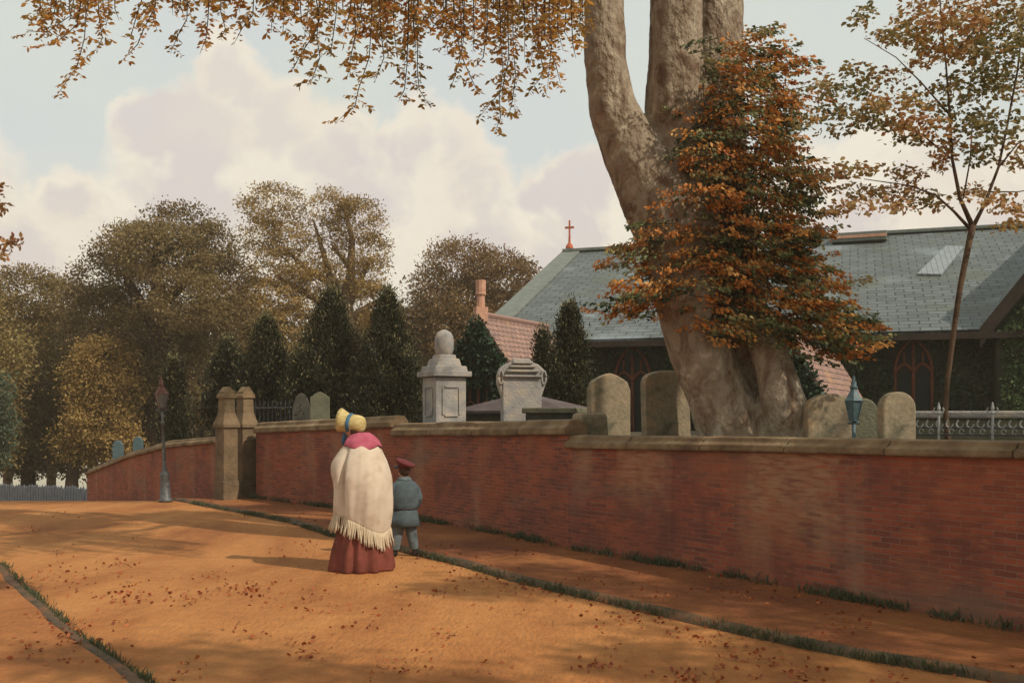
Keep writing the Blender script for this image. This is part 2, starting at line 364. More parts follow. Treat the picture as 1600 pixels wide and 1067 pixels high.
sheet('ground', [-60]+ys, lambda y: -2500 if y > 100 else -200, lambda y: 2500 if y > 100 else 200, 2, -.03, M['land'])
yr = [y for y in ys if y <= 32]
sheet('road', yr, lambda y: interp(LK, y)-.02, lambda y: interp(RK, y)+.02, 4, 0, M['road'])
sheet('field', [52,60,90,150], lambda y: -y*.75, lambda y: -y*.22, 4, .02, M['field'])
def strip(name, edge, other, dz, m, ys, hump=.0):
    """raised walk with a sloping kerb edge beside the road"""
    mb = MB(); s = 1 if other(0) > edge(0) else -1
    for y in ys:
        e = edge(y); w = other(y)
        for x, z in ((e-.0*s, -.02), (e+.05*s, dz*.8), (e+.12*s, dz), (e+(w-e)*.5, dz+hump), (w, dz)):
            mb.v.append(Vector((x, y, zt(y)+z)))
    mb.f = [(j*5+i, j*5+i+1, (j+1)*5+i+1, (j+1)*5+i) for j in range(len(ys)-1) for i in range(4)]
    o = mb.build(name, m); tag(o, kind='structure'); return o
wallpts = [G(1600,997),G(1450,968),G(1300,938),G(1180,914),G(1050,890),G(900,864)]
WL = [(14,-6),(9,.3),(6.6,3.6),(4.9,5.9)]+[(p.x, p.y) for p in wallpts]+[(G(800,842).x,G(800,842).y),(G(654,816).x,G(654,816).y),(G(520,797).x,G(520,797).y),(G(400,782).x,G(400,782).y)]
WLfar = [(P(337,0,19.7).x,19.7),(P(260,0,21.6).x,21.6),(P(200,0,24.2).x,24.2),(P(136,0,27.2).x,27.2)]
allw = WL+WLfar+[(-20,30),(-32,40)]
ysf = [-4+.25*i for i in range(145)]
strip('footpath', lambda y: interp(RK, y), lambda y: interp(allw, y)+.1, .05, M['path'], ysf)
strip('pavement', lambda y: interp(LK, y), lambda y: -60, .05, M['pave'], ysf)

def kerbline(edge, s, y0, y1):
    mb = MB(); yy = [y0+.2*i for i in range(int((y1-y0)/.2)+1)]
    for y in yy:
        e = edge(y)+.025*math.sin(y*3.1)*.5; wv = .012*math.sin(y*7)
        for x, z in ((e-.03*s, -.01), (e-.015*s, .028), (e+.06*s+wv, .062), (e+.11*s+wv, .058), (e+.14*s+wv, .03)): mb.v.append(Vector((x, y, zt(y)+z)))
    mb.f = [(j*5+i, j*5+i+1, (j+1)*5+i+1, (j+1)*5+i) for j in range(len(yy)-1) for i in range(4)]
    tag(mb.build('kerb', M['kerb'], smooth=True), kind='structure')
kerbline(lambda y: interp(RK, y), 1, 0, 19.6)
kerbline(lambda y: interp(LK, y), -1, 0, 19.0)
# ------------------------------------------------------------------ walls
def wallseg(parent, pts, ztops, cbots, capstart=False, th=.24, name='brickwork'):
    """pts: plan polyline near->far, ztops: coping top heights, cbots: coping underside"""
    Nn = []
    for i in range(len(pts)):
        a = Vector(pts[max(i-1,0)]); b = Vector(pts[min(i+1,len(pts)-1)]); t = (b-a).normalized(); Nn.append(Vector((-t.y, t.x)))   # left of travel = road side
    arc = [0]
    for a, b in zip(pts, pts[1:]): arc.append(arc[-1]+(Vector(b)-Vector(a)).length)
    rings = []; cr = []
    for p, n, zt_, cb in zip(pts, Nn, ztops, cbots):
        p = Vector(p); base = zt(p.y)-.15
        f = p; k = p-n*th
        rings.append([Vector((f.x,f.y,base)), Vector((f.x,f.y,cb)), Vector((k.x,k.y,cb)), Vector((k.x,k.y,base))])
        hgt = zt_-cb
        pr = [(.0,0),(.055,.0),(.065,hgt*.12),(.06,hgt*.45),(.0,hgt*.62),(-.02,hgt*.92),(-th/2,hgt),(-th+.02,hgt*.92),(-th-.05,hgt*.5),(-th-.05,0)]
        cr.append([Vector((p.x+n.x*o, p.y+n.y*o, cb+z)) for o, z in pr])
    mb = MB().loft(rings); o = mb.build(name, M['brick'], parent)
    uv = o.data.uv_layers.new(name='UVMap'); off = pts[0][0]*1.7
    for poly in o.data.polygons:
        for li in poly.loop_indices:
            vi = o.data.loops[li].vertex_index; i = vi//4; j = vi % 4
            uv.data[li].uv = (arc[i]+off+(.24 if j > 1 else 0), o.data.vertices[vi].co.z)
    cm = MB(); total = arc[-1]; ns = max(1, round(total/1.15)); n_ = len(cr[0])
    def at(s_):
        i = max(j for j in range(len(arc)-1) if arc[j] <= s_+1e-9); f = (s_-arc[i])/(arc[i+1]-arc[i]); return [a_.lerp(b_, f) for a_, b_ in zip(cr[i], cr[i+1])]
    for q in range(ns):
        a_, b_ = total*q/ns+(.005 if q else 0), total*(q+1)/ns-(.005 if q < ns-1 else 1e-6)
        cuts = [a_]+[x for x in arc if a_+.02 < x < b_-.02]+[b_]; dz_ = random.uniform(-.005,.005)
        cm.loft([[p_+Vector((0,0,dz_)) for p_ in at(x)] for x in cuts])
    cm.build('coping', M['coping'], parent, bevel=.010)
def zz(py, y): return H+(650-py)/F*y
bw = empty('brick_wall', (0,0,0), 'long red brick churchyard wall with stepped stone coping along the footpath', 'wall')
def dens(pts, k=4):
    out = []
    for a, b in zip(pts, pts[1:]):
        for i in range(k): out.append((a[0]+(b[0]-a[0])*i/k, a[1]+(b[1]-a[1])*i/k))
    return out+[pts[-1]]
split1 = (interp(allw, 12.15), 12.15); split2 = (interp(allw, 16.0), 16.0)
A = [p for p in WL if p[1] < 12.1]+[split1]
def pxof(p): return 800+p[0]/p[1]*F
def lin(x, x0, y0, x1, y1): return y0+(y1-y0)*(x-x0)/(x1-x0)
zA = []; cA = []
for p in A:
    if p[1] < 7.3: zA.append(1.485); cA.append(1.345)
    else: zA.append(zz(lin(pxof(p),880,679,1600,688), p[1])); cA.append(zz(lin(pxof(p),880,700,1600,716), p[1]))
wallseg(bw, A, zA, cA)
Bp = [split1]+[p for p in WL if 12.2 < p[1] < 15.9]+[split2]
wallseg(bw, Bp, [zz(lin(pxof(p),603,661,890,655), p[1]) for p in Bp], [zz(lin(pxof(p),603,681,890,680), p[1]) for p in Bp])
Cp = [split2]+[p for p in WL if p[1] > 16.1]
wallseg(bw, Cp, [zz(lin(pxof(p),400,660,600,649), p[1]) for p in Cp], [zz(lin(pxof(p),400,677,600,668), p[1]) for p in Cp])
bw2 = empty('brick_wall', (0,0,0), 'shaded brick wall dropping away downhill behind the street lamp', 'wall')
Dp = WLfar
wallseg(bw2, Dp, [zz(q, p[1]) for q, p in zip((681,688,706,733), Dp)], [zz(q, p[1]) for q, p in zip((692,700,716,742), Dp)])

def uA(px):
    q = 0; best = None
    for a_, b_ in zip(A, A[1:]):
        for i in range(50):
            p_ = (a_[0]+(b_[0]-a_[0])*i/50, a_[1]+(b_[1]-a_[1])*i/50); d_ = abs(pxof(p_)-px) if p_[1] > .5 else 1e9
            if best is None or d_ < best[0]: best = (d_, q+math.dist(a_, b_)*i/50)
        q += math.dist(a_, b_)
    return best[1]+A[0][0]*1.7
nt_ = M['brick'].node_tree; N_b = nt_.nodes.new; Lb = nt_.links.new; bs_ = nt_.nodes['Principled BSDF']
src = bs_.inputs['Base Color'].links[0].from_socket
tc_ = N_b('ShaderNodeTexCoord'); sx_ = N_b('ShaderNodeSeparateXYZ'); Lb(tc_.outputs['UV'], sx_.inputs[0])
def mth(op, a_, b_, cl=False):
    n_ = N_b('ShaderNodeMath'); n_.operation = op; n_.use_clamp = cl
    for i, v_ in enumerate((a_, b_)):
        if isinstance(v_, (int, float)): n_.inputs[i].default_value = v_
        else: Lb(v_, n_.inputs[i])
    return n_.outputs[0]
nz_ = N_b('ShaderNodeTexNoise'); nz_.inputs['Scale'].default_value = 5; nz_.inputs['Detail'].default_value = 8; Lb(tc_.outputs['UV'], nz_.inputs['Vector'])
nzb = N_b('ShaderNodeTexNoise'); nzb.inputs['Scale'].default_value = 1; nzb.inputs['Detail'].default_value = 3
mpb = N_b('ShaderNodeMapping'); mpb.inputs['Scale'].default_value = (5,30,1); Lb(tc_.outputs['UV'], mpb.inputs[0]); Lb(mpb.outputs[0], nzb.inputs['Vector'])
for px0, px1, v0, amt in ((958,1035,.70,.58),(1165,1312,.5,.60),(895,930,.8,.4)):      # patches of sunlight, painted pale into the brick colour
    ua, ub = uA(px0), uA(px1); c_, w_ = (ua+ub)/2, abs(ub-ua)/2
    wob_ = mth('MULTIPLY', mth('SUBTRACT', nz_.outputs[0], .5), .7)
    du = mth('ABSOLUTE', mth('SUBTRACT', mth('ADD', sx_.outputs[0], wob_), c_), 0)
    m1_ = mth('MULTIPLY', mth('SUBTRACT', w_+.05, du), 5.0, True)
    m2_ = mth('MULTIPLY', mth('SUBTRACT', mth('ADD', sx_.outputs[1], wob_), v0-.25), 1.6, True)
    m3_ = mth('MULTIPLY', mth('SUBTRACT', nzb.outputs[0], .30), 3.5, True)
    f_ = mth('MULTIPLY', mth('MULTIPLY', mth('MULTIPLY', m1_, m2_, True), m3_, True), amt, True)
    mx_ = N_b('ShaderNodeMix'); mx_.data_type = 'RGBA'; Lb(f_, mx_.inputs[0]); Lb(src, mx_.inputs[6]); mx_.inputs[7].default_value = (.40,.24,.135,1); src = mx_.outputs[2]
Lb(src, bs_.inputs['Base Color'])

# churchyard ground behind the wall
yp = [(p[0], p[1]) for p in WL+WLfar]
mb = MB()
for i, p in enumerate(yp):
    z = 1.2 if i < len(WL) else 1.2+(zt(p[1]))*.9
    n = Vector((.8,.6)); q = (p[0]+.17, p[1]+.10)
    for k, (dd) in enumerate((0, 1, 4, 12, 60)):
        mb.v.append(Vector((q[0]+n.x*dd, q[1]+n.y*dd, z+(.05 if dd > 2 else 0))))
mb.f = [(j*5+i, j*5+i+1, (j+1)*5+i+1, (j+1)*5+i) for j in range(len(yp)-1) for i in range(4)]
tag(mb.build('churchyard', M['yard']), kind='structure')

# ------------------------------------------------------------------ church
ch = empty('church', (0,0,0), 'low church with long grey slate roof and ivy covered walls behind the graves', 'church')
YD = 1.1
u = Vector((.945,-.327,0)).normalized(); v = Vector((-u.y, u.x, 0)); v = Vector((.327,.945,0)).normalized()
E0 = P(735,530,29.8); zE = E0.z; rise = 4.14; W = 10.0; LEN = 24
def rp(s, t, up=0): q = E0+u*s+v*(W*t); return Vector((q.x, q.y, zE+rise*t+up))
def plane_hit(px, py, p0, n):
    d = Vector(((px-800)/F, 1, (650-py)/F)); o = Vector((0,0,H)); return o+d*((p0-o).dot(n)/d.dot(n))
nroof = u.cross(Vector((v.x*W, v.y*W, rise))).normalized()
def roofhit(px, py): return plane_hit(px, py, E0, nroof)
def uvset(o, fu, fv):
    uvl = o.data.uv_layers.new(name='UVMap')
    for l in o.data.loops:
        co = o.data.vertices[l.vertex_index].co; uvl.data[l.index].uv = (fu(co), fv(co))
# walls of the nave: footprint box plus gables
b0 = E0+v*.35; fl = YD
def wp(s, t, z): q = E0+u*s+v*(W*t); return Vector((q.x, q.y, z))
mb = MB()
mb.add([wp(.4,.04,fl),wp(LEN-.4,.04,fl),wp(LEN-.4,1.96,fl),wp(.4,1.96,fl),wp(.4,.04,zE+.05),wp(LEN-.4,.04,zE+.05),wp(LEN-.4,1.96,zE+.05),wp(.4,1.96,zE+.05),wp(.4,1,zE+rise-.12),wp(LEN-.4,1,zE+rise-.12)],
       [(0,1,5,4),(2,3,7,6),(0,4,8,7,3),(1,2,6,9,5),(0,3,2,1)])
mb.build('wall', M['churchwall'], ch)
mb = MB()
def slab(mb, a, b, c, d, th):
    n = (b-a).cross(d-a).normalized()
    if n.z < 0: n = -n
    mb.add([a,b,c,d,a-n*th,b-n*th,c-n*th,d-n*th],[(0,1,2,3),(7,6,5,4),(0,4,5,1),(1,5,6,2),(2,6,7,3),(3,7,4,0)])
slab(mb, rp(0,-.03), rp(LEN,-.03), rp(LEN,1), rp(0,1), .12)
slab(mb, rp(0,1), rp(LEN,1), Vector((*wp(LEN,2.03,0).xy, zE-.1)), Vector((*wp(0,2.03,0).xy, zE-.1)), .12)
rf = mb.build('roof', M['slate'], ch)
uvset(rf, lambda c: (c-E0).dot(u), lambda c: (c-E0).dot(v)*1.08)
mb = MB()                                                # raised verge coping on the left rake
a, b = rp(-.05,-.04,.06), rp(-.05,1.0,.06)
slab(mb, a, a+u*.75, b+u*.75, b, .28); mb.build('roof_coping', M['slatecope'], ch, bevel=.01)
MB().box((rp(LEN/2,1,.06)), (LEN, .35, .12), math.atan2(u.y,u.x)).build('ridge_tiles', M['slatecope'], ch, bevel=.02)
mb = MB(); g = rp(LEN/2,-.045,-.10); mb.box(g, (LEN, .16, .16), math.atan2(u.y,u.x)); mb.build('gutter', M['soffit'], ch)
# red cross finial
c = rp(.25,1,.15); mb = MB(); mb.lathe([(.16,0),(.13,.12),(.05,.22),(.04,.5)], 8, c)
mb.box(c+Vector((0,0,.75)), (.07,.07,.7)); mb.box(c+Vector((0,0,.82)), (.36,.065,.075), math.atan2(u.y,u.x)); mb.build('roof_cross', M['cross'], ch)
# ridge ventilator and roof light
a = roofhit(1300,379); b = roofhit(1386,375); mid = (a+b)/2; ln = (b-a).length
mb = MB(); mb.box(mid+Vector((0,0,.10)), (ln, .9, .32), math.atan2((b-a).y,(b-a).x)); vt = mb.build('ridge_vent', M['slatecope'], ch, bevel=.02)
MB().box(mid-v*.47+Vector((0,0,.10)), (ln*.98,.05,.10), math.atan2((b-a).y,(b-a).x)).build('vent_slot', M['chimney'], vt)
M['skylight'] = brickmat('skylight_glass', (.20,.225,.23),(.26,.285,.29),(.08,.09,.09), .16,.16,.012, coord='UV', offset=0, bump=.2, rough=.35)
q4 = [roofhit(*q) for q in ((1433,431),(1471,432),(1506,388),(1478,387))]
mb = MB(); slab(mb, *[q+nroof*(.07 if nroof.z > 0 else -.07) for q in q4], .09); sk = mb.build('roof_light', M['skylight'], ch)
uvset(sk, lambda c: (c-E0).dot(u), lambda c: (c-E0).dot(v)*1.08)
# gothic tracery
def tracery(parent, c, w, h, along, m=M['red'], r=.045, legs=(1,1,1), name='window'):
    """pointed arch of width w, total height h from foot point c, lying along unit vector 'along'"""
    nrm = Vector((along.y, -along.x, 0))
    def Q(x, z): return c+along*x+Vector((0,0,z))
    sp = h-w*.95; pane = MB(); ol = [(-w/2,0),(w/2,0)]
    arc = [(w/2-(1-math.cos(t))*w*.5/(1-math.cos(R(62)))*1.0, sp+math.sin(t)/math.sin(R(62))*w*.95) for t in [R(62)*i/8 for i in range(9)]]
    ol += arc+[(-x, z) for x, z in arc[::-1][1:]]
    n = len(ol); pane.add([Q(x,z)+nrm*.02 for x,z in ol]+[Q(x,z)-nrm*.02 for x,z in ol], [tuple(range(n)), tuple(range(2*n-1,n-1,-1))]+[(i,(i+1)%n,n+(i+1)%n,n+i) for i in range(n)])
    wd = pane.build(name, M['glassdark'], parent)
    mb = MB()
    mb.tube([Q(x,z)+nrm*.07 for x,z in [(w/2,0)]+arc], r, 6); mb.tube([Q(-x,z)+nrm*.07 for x,z in [(w/2,0)]+arc], r, 6)
    mb.tube([Q(0,0)+nrm*.075, Q(0,h-.03)+nrm*.075], r*1.1, 6)
    for s in (-1,1):
        mb.tube([Q(s*w*(.5-.5*t), sp-.05+math.sin(math.pi*t)*w*.26)+nrm*.078 for t in [i/8 for i in range(9)]], r*.9, 6)
        mb.tube([Q(s*w*.25,sp+w*.2)+nrm*.07, Q(s*w*.25,sp+w*.55)+nrm*.07], r*.7, 6)
    mb.build('tracery', m, wd, smooth=True)
p0w = wp(0,.04,0)
def wallhit(px, py, off=.06): return plane_hit(px, py, p0w-v*off, v)
for (px, top, wpx) in ((989,541,60),(1427,529,58)):
    t = wallhit(px, top); d = t.y; tracery(ch, Vector((t.x,t.y,fl+.1)), wpx/F*d*.92, t.z-fl-.1, u, r=.045)

def porch(apex, drop, hw, Ln, g, k, chim, label_roof=None):
    """gabled porch: g along gable, k ridge direction"""
    rd = k; a = apex
    def Q(x, y, z): return Vector((a.x+g.x*x+rd.x*y, a.y+g.y*x+rd.y*y, z))
    zr = a.z; ze = a.z-drop
    mb = MB(); i_ = .08
    mb.add([Q(-hw+i_,.1,YD-.2),Q(hw-i_,.1,YD-.2),Q(hw-i_,Ln,YD-.2),Q(-hw+i_,Ln,YD-.2),Q(-hw+i_,.1,ze),Q(hw-i_,.1,ze),Q(hw-i_,Ln,ze),Q(-hw+i_,Ln,ze),Q(0,.1,zr-.1),Q(0,Ln,zr-.1)],
           [(0,1,5,8,4),(1,2,6,5),(2,3,7,9,6),(3,0,4,7)])
    po = mb.build('porch', M['churchwall'], ch)
    for s in (-1,1):
        m2 = MB(); ex = 1.12
        slab(m2, Q(0,0,zr), Q(0,Ln,zr), Q(s*hw*ex,Ln,zr-drop*ex), Q(s*hw*ex,0,zr-drop*ex), .07)
        o = m2.build('porch_roof', M['tile'], po); sl_ = math.hypot(hw,drop)
        uvset(o, lambda c: (c-a).dot(rd), lambda c: (a.z-c.z)*sl_/drop)
    m3 = MB(); m3.tube([Q(0,-.03,zr+.02),Q(0,Ln,zr+.02)], .07, 8); m3.build('ridge_tiles', M['tile'], po); 
    if chim:
        m4 = MB(); cc = Q(0,.1,zr-.1)
        m4.box(cc+Vector((0,0,.1)), (.30,.30,.36), .3)
        m4.lathe([(.105,.25),(.10,.55),(.135,.6),(.125,.66),(.13,.95),(.10,.95),(.09,.80)], 10, cc); m4.build('chimney', M['chimney'], po, smooth=False)
    tracery(po, Q(.0,.06,YD-.1), hw*.85, (zr-YD)*.56, g, r=.03)
    # leaves on the gable face
    n = int(5200*hw); xs = rng.uniform(-1,1,n)*hw; z0 = rng.uniform(YD, zr, n); lim = np.where(z0 > ze, hw*(zr-z0)/drop, hw)
    keep = (np.abs(xs) < lim*1.04+.04) & ~((np.abs(xs) < hw*.36) & (z0 < YD+(zr-YD)*.42))
    xs, z0 = xs[keep], z0[keep]; yy = -rng.uniform(.0,.22,len(xs))
    pts = np.stack([a.x+g.x*xs+rd.x*yy, a.y+g.y*xs+rd.y*yy, z0], 1)
    n2 = int(2600*hw)     # left side wall
    y2 = rng.uniform(0,Ln,n2); z2 = rng.uniform(YD,max(ze,YD+.1),n2); x2 = hw+rng.uniform(0,.15,n2)
    for s in (-1,1):
        pts = np.concatenate([pts, np.stack([a.x+g.x*x2*s+rd.x*y2, a.y+g.y*x2*s+rd.y*y2, z2],1)])
    o = Q(0,0,YD); e = empty('ivy_plant', o, 'dark ivy covering the gable of the '+('small tiled porch with the chimney' if chim else 'tiled porch behind the great tree'), 'ivy', 'ivy growing on the church')
    leafcloud('ivy_leaves', L_['ivy'], e, pts, .12, rng.uniform(0,1,len(pts)), nrm=np.tile(-np.array(rd),(len(pts),1)), origin=o)
g1 = Vector((.884,-.468,0)); k1 = Vector((.468,.884,0))
ap1 = P(748,491,24.6); porch(ap1, 1.62, 1.12, 3.9, g1, k1, True)
ap2 = P(1222,505,21); porch(ap2, 1.62, .95, 5.0, g1, k1, False)
# transept gable on the right
W0 = P(1541,509,24.8); gu = u; gv = v
def TQ(x, y, z): q = W0+gu*x+gv*y; return Vector((q.x, q.y, z))
hwT = 3.4; riT = 4.6
mb = MB(); mb.add([TQ(.25,.15,fl),TQ(2*hwT-.25,.15,fl),TQ(2*hwT-.25,9,fl),TQ(.25,9,fl),TQ(.25,.15,W0.z),TQ(2*hwT-.25,.15,W0.z),TQ(2*hwT-.25,9,W0.z),TQ(.25,9,W0.z),TQ(hwT,.15,W0.z+riT-.2),TQ(hwT,9,W0.z+riT-.2)],
    [(0,1,5,8,4),(1,2,6,5),(2,3,7,9,6),(3,0,4,7)]); tr = mb.build('transept', M['churchwall'], ch)
mb = MB()
slab(mb, TQ(-.15,0,W0.z-.1), TQ(-.15,9,W0.z-.1), TQ(hwT,9,W0.z+riT), TQ(hwT,0,W0.z+riT), .12)
slab(mb, TQ(2*hwT+.15,0,W0.z-.1), TQ(2*hwT+.15,9,W0.z-.1), TQ(hwT,9,W0.z+riT), TQ(hwT,0,W0.z+riT), .12)
o = mb.build('transept_roof', M['slate'], tr); uvset(o, lambda c: (c-W0).dot(gv), lambda c: c.z*1.25)
mb = MB()
for s in (0,1):
    x0 = -.15 if s == 0 else 2*hwT+.15
    mb.add([TQ(x0,-.06,W0.z-.55),TQ(hwT,-.06,W0.z+riT-.35),TQ(hwT,-.06,W0.z+riT+.05),TQ(x0,-.06,W0.z-.05),TQ(x0,.04,W0.z-.55),TQ(hwT,.04,W0.z+riT-.35),TQ(hwT,.04,W0.z+riT+.05),TQ(x0,.04,W0.z-.05)],
           [(0,1,2,3),(7,6,5,4),(0,4,5,1),(1,5,6,2),(2,6,7,3),(3,7,4,0)])
mb.build('bargeboard', M['soffit'], tr)
# ivy on nave wall and transept
def ivywall(label, m, org, along, back, L0, L1, z0, ztop, n, size=.13, holes=(), gab=None):
    xs = rng.uniform(L0, L1, n)
    if gab: top = gab(xs); zs = z0+(top-z0)*rng.uniform(0,1,n)
    else: zs = z0+(ztop-z0)*rng.uniform(0,1,n)
    yy = -rng.uniform(0,.25,n)*(.6+.4*np.sin(xs*2.1+zs*3))
    pts = np.stack([org.x+along.x*xs+back.x*yy, org.y+along.y*xs+back.y*yy, zs], 1)
    keep = np.ones(n, bool)
    for (hx, hw_, hz) in holes: keep &= ~((np.abs(xs-hx) < hw_) & (zs < hz))
    pts = pts[keep]; o = (org.x, org.y, z0); e = empty('ivy_plant', o, label, 'ivy', 'ivy growing on the church')
    leafcloud('ivy_leaves', m, e, pts, size, np.clip(.5+.3*np.sin(pts[:,0]*3+pts[:,2]*4)+rng.normal(size=len(pts))*.2,0,1), nrm=np.tile(-np.array(back),(len(pts),1)), origin=o)
hs = []
for px, top, wpx in ((989,541,60),(1427,529,58)):
    t = wallhit(px, top); hs.append(((t-p0w).dot(u), wpx/F*t.y*.5, t.z-.25))
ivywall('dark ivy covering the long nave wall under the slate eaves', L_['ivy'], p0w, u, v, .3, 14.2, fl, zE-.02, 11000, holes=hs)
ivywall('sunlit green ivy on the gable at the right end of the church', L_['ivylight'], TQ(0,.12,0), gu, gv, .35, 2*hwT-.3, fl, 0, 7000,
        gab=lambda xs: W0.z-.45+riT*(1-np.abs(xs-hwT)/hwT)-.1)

# ------------------------------------------------------------------ graves
def stone_outline(w, h, kind):
    if kind == 'point':
        return [(-w/2,0),(w/2,0),(w/2,h*.80),(w*.42,h*.90),(w*.2,h*.965),(0,h),(-w*.2,h*.965),(-w*.42,h*.90),(-w/2,h*.80)]
    if kind == 'round':
        return [(-w/2,0),(w/2,0)]+[(w/2*math.cos(t), h*.80+h*.20*math.sin(t)) for t in [math.pi*i/12 for i in range(13)]]
    if kind == 'flat':
        return [(-w/2,0),(w/2,0),(w/2,h*.86)]+[(w/2*.96*math.cos(t), h*.90+h*.10*math.sin(t)) for t in [math.pi*i/10 for i in range(11)]]+[(-w/2,h*.86)]
    if kind == 'arch':
        return [(-w/2,0),(w/2,0)]+[(w/2*math.cos(t), h*.55+h*.45*math.sin(t)) for t in [math.pi*i/14 for i in range(15)]]
    if kind == 'shoulder':
        return [(-w/2,0),(w/2,0),(w/2,h*.9),(w*.42,h*.9),(w*.3,h*.95),(0,h),(-w*.3,h*.95),(-w*.42,h*.9),(-w/2,h*.9)]
def headstone(x0, x1, ytop, d, kind, label, m, rz=.35, lean=0, th=.13, zb=1.1):
    w = (x1-x0)/F*d/math.cos(rz)*.93; c = P((x0+x1)/2, ytop, d); h = c.z-zb
    e = empty('headstone', (c.x, c.y, zb), label, 'gravestone', 'headstones behind the churchyard wall', rz)
    e.rotation_euler = (0, lean, rz)
    MB().prism(stone_outline(w, h, kind), -th/2, th/2).build('slab', m, e, bevel=.018)
    MB().box((0,0,.06), (w*1.15, th*1.8, .16)).build('base', m, e, bevel=.01)
    return e
headstone(916,986,583,13.6,'point','pale headstone with a low pointed top standing behind the low stone plinth', M['stone'], .42)
headstone(1002,1082,579,12.6,'flat','broad headstone with flat curved top touching the left side of the great trunk', M['stone'], .42, lean=-.03)
headstone(1254,1338,615,10.6,'round','wide round topped headstone between the great trunk and the glass lantern', M['stone'], .1)
headstone(1322,1371,622,10.9,'round','dark mossy headstone directly behind the glass lantern', M['moss'], .0)
headstone(1371,1430,612,9.6,'round','narrow pale headstone with an arched top at the left end of the iron railing', M['stone'], .15)
headstone(484,516,612,21,'shoulder','small grey shouldered headstone in front of the tallest dark yews', M['moss'], .15)
headstone(456,486,614,22,'arch','faint dark round topped headstone left of the small grey shouldered one', M['darkslab'], .15)
headstone(176,193,688,27.2,'flat','tiny blue grey headstone over the far wall, further from the street lamp', M['bluegrey'], .1, zb=-.6)
headstone(208,224,682,25.6,'flat','tiny blue grey headstone over the far wall, nearer the street lamp', M['bluegrey'], .1, zb=-.4)
# plinth beside first headstone
c = P(921,640,12.9); e = empty('stone_plinth', (c.x,c.y,1.1), 'low grey stone plinth with a broad cap leaning against the pointed headstone', 'plinth', rz=.35)
mb = MB(); mb.box((0,0,.10),(.34,.28,.3)); mb.build('block', M['moss'], e, bevel=.02)
MB().box((0,0,.42),(.42,.36,.34),taper=.9).build('cap', M['stone'], e, bevel=.05)
# pedestal monument with finial
d = 16.9; c = P(694,660,d); k = d/F; zb = 1.15
e = empty('tomb_monument', (c.x,c.y,zb), 'grey stone pedestal monument topped with a carved oval urn', 'monument', rz=.5)
def zk(py): return H+(650-py)*k-zb
w = .60
MB().box((0,0,zk(590)/2),(w*.93,w*.93,zk(590))).build('pedestal', M['greystone'], e, bevel=.012)
for a in (0, math.pi/2, math.pi, -math.pi/2):
    hh = zk(602)-zk(652)
    m_ = MB(); rm = Matrix.Rotation(a,4,'Z')
    zc = (zk(602)+zk(652))/2
    for (cx,cz,sx,sz) in ((-.15,0,.035,hh-.09),(.15,0,.035,hh-.09),(0,hh/2-.03,.25,.035),(0,-hh/2+.03,.25,.035)):
        p = rm @ Vector((cx, -w*.93/2-.006, zc+cz)); m_.box(p, (sx,.03,sz), a)
    m_.build('panel', M['greystone'], e, bevel=.006)
mb = MB(); mb.box((0,0,zk(585)),(w*1.18,w*1.18,.09)); mb.box((0,0,zk(577)),(w*1.02,w*1.02,.10),taper=.93); mb.box((0,0,zk(567)),(w*.76,w*.76,.14),taper=.85); mb.box((0,0,zk(560)),(w*.55,w*.55,.12),taper=.9)
mb.build('cornice', M['greystone'], e, bevel=.012)
MB().lathe([(.10,zk(558)),(.13,zk(555)),(.155,zk(545)),(.165,zk(535)),(.16,zk(527)),(.125,zk(520)),(.06,zk(516.5)),(.02,zk(515))],16,(0,0,0),
   mod=lambda a,z: 1+.05*math.sin(6*a+z*14)).build('urn', M['greystone'], e, smooth=True)
# scroll shouldered headstone
d = 14.9; k = d/F; c = P(814,655,d); zb = 1.15
e = empty('scroll_headstone', (c.x,c.y,zb), 'scroll shouldered headstone with a moulded neck and round bulging sides', 'gravestone', rz=.25)
MB().prism([(-.29,0),(.29,0),(.30,zk(588)),(-.30,zk(588))], -.09,.09).build('slab', M['greystone'], e, bevel=.012)
ol = [(-.37,zk(600)),(-.37,zk(588)),(-.34,zk(577)),(-.25,zk(569)),(-.15,zk(566)),(-.13,zk(561)),(.13,zk(561)),(.15,zk(566)),(.25,zk(569)),(.34,zk(577)),(.37,zk(588)),(.37,zk(600)),(.33,zk(612)),(.305,zk(620)),(-.305,zk(620)),(-.33,zk(612))]
MB().prism(ol, -.07,.07).build('shoulder', M['greystone'], e, bevel=.02)
mb = MB()
for i,(ww,py,dz) in enumerate(((.30,567,.035),(.40,573,.03),(.50,580,.035),(.58,588,.03))): mb.box((0,-.08,zk(py)),(ww,.12,dz))
mb.build('moulding', M['greystone'], e, bevel=.01)
for s in (-1,1): mb = MB(); mb.tube([Vector((s*(.33+.035*math.cos(t)),-.085,zk(590)-.0+.10*math.sin(t))) for t in [2*math.pi*i/12 for i in range(13)]], .018, 6); mb.build('scroll', M['greystone'], e, smooth=True)
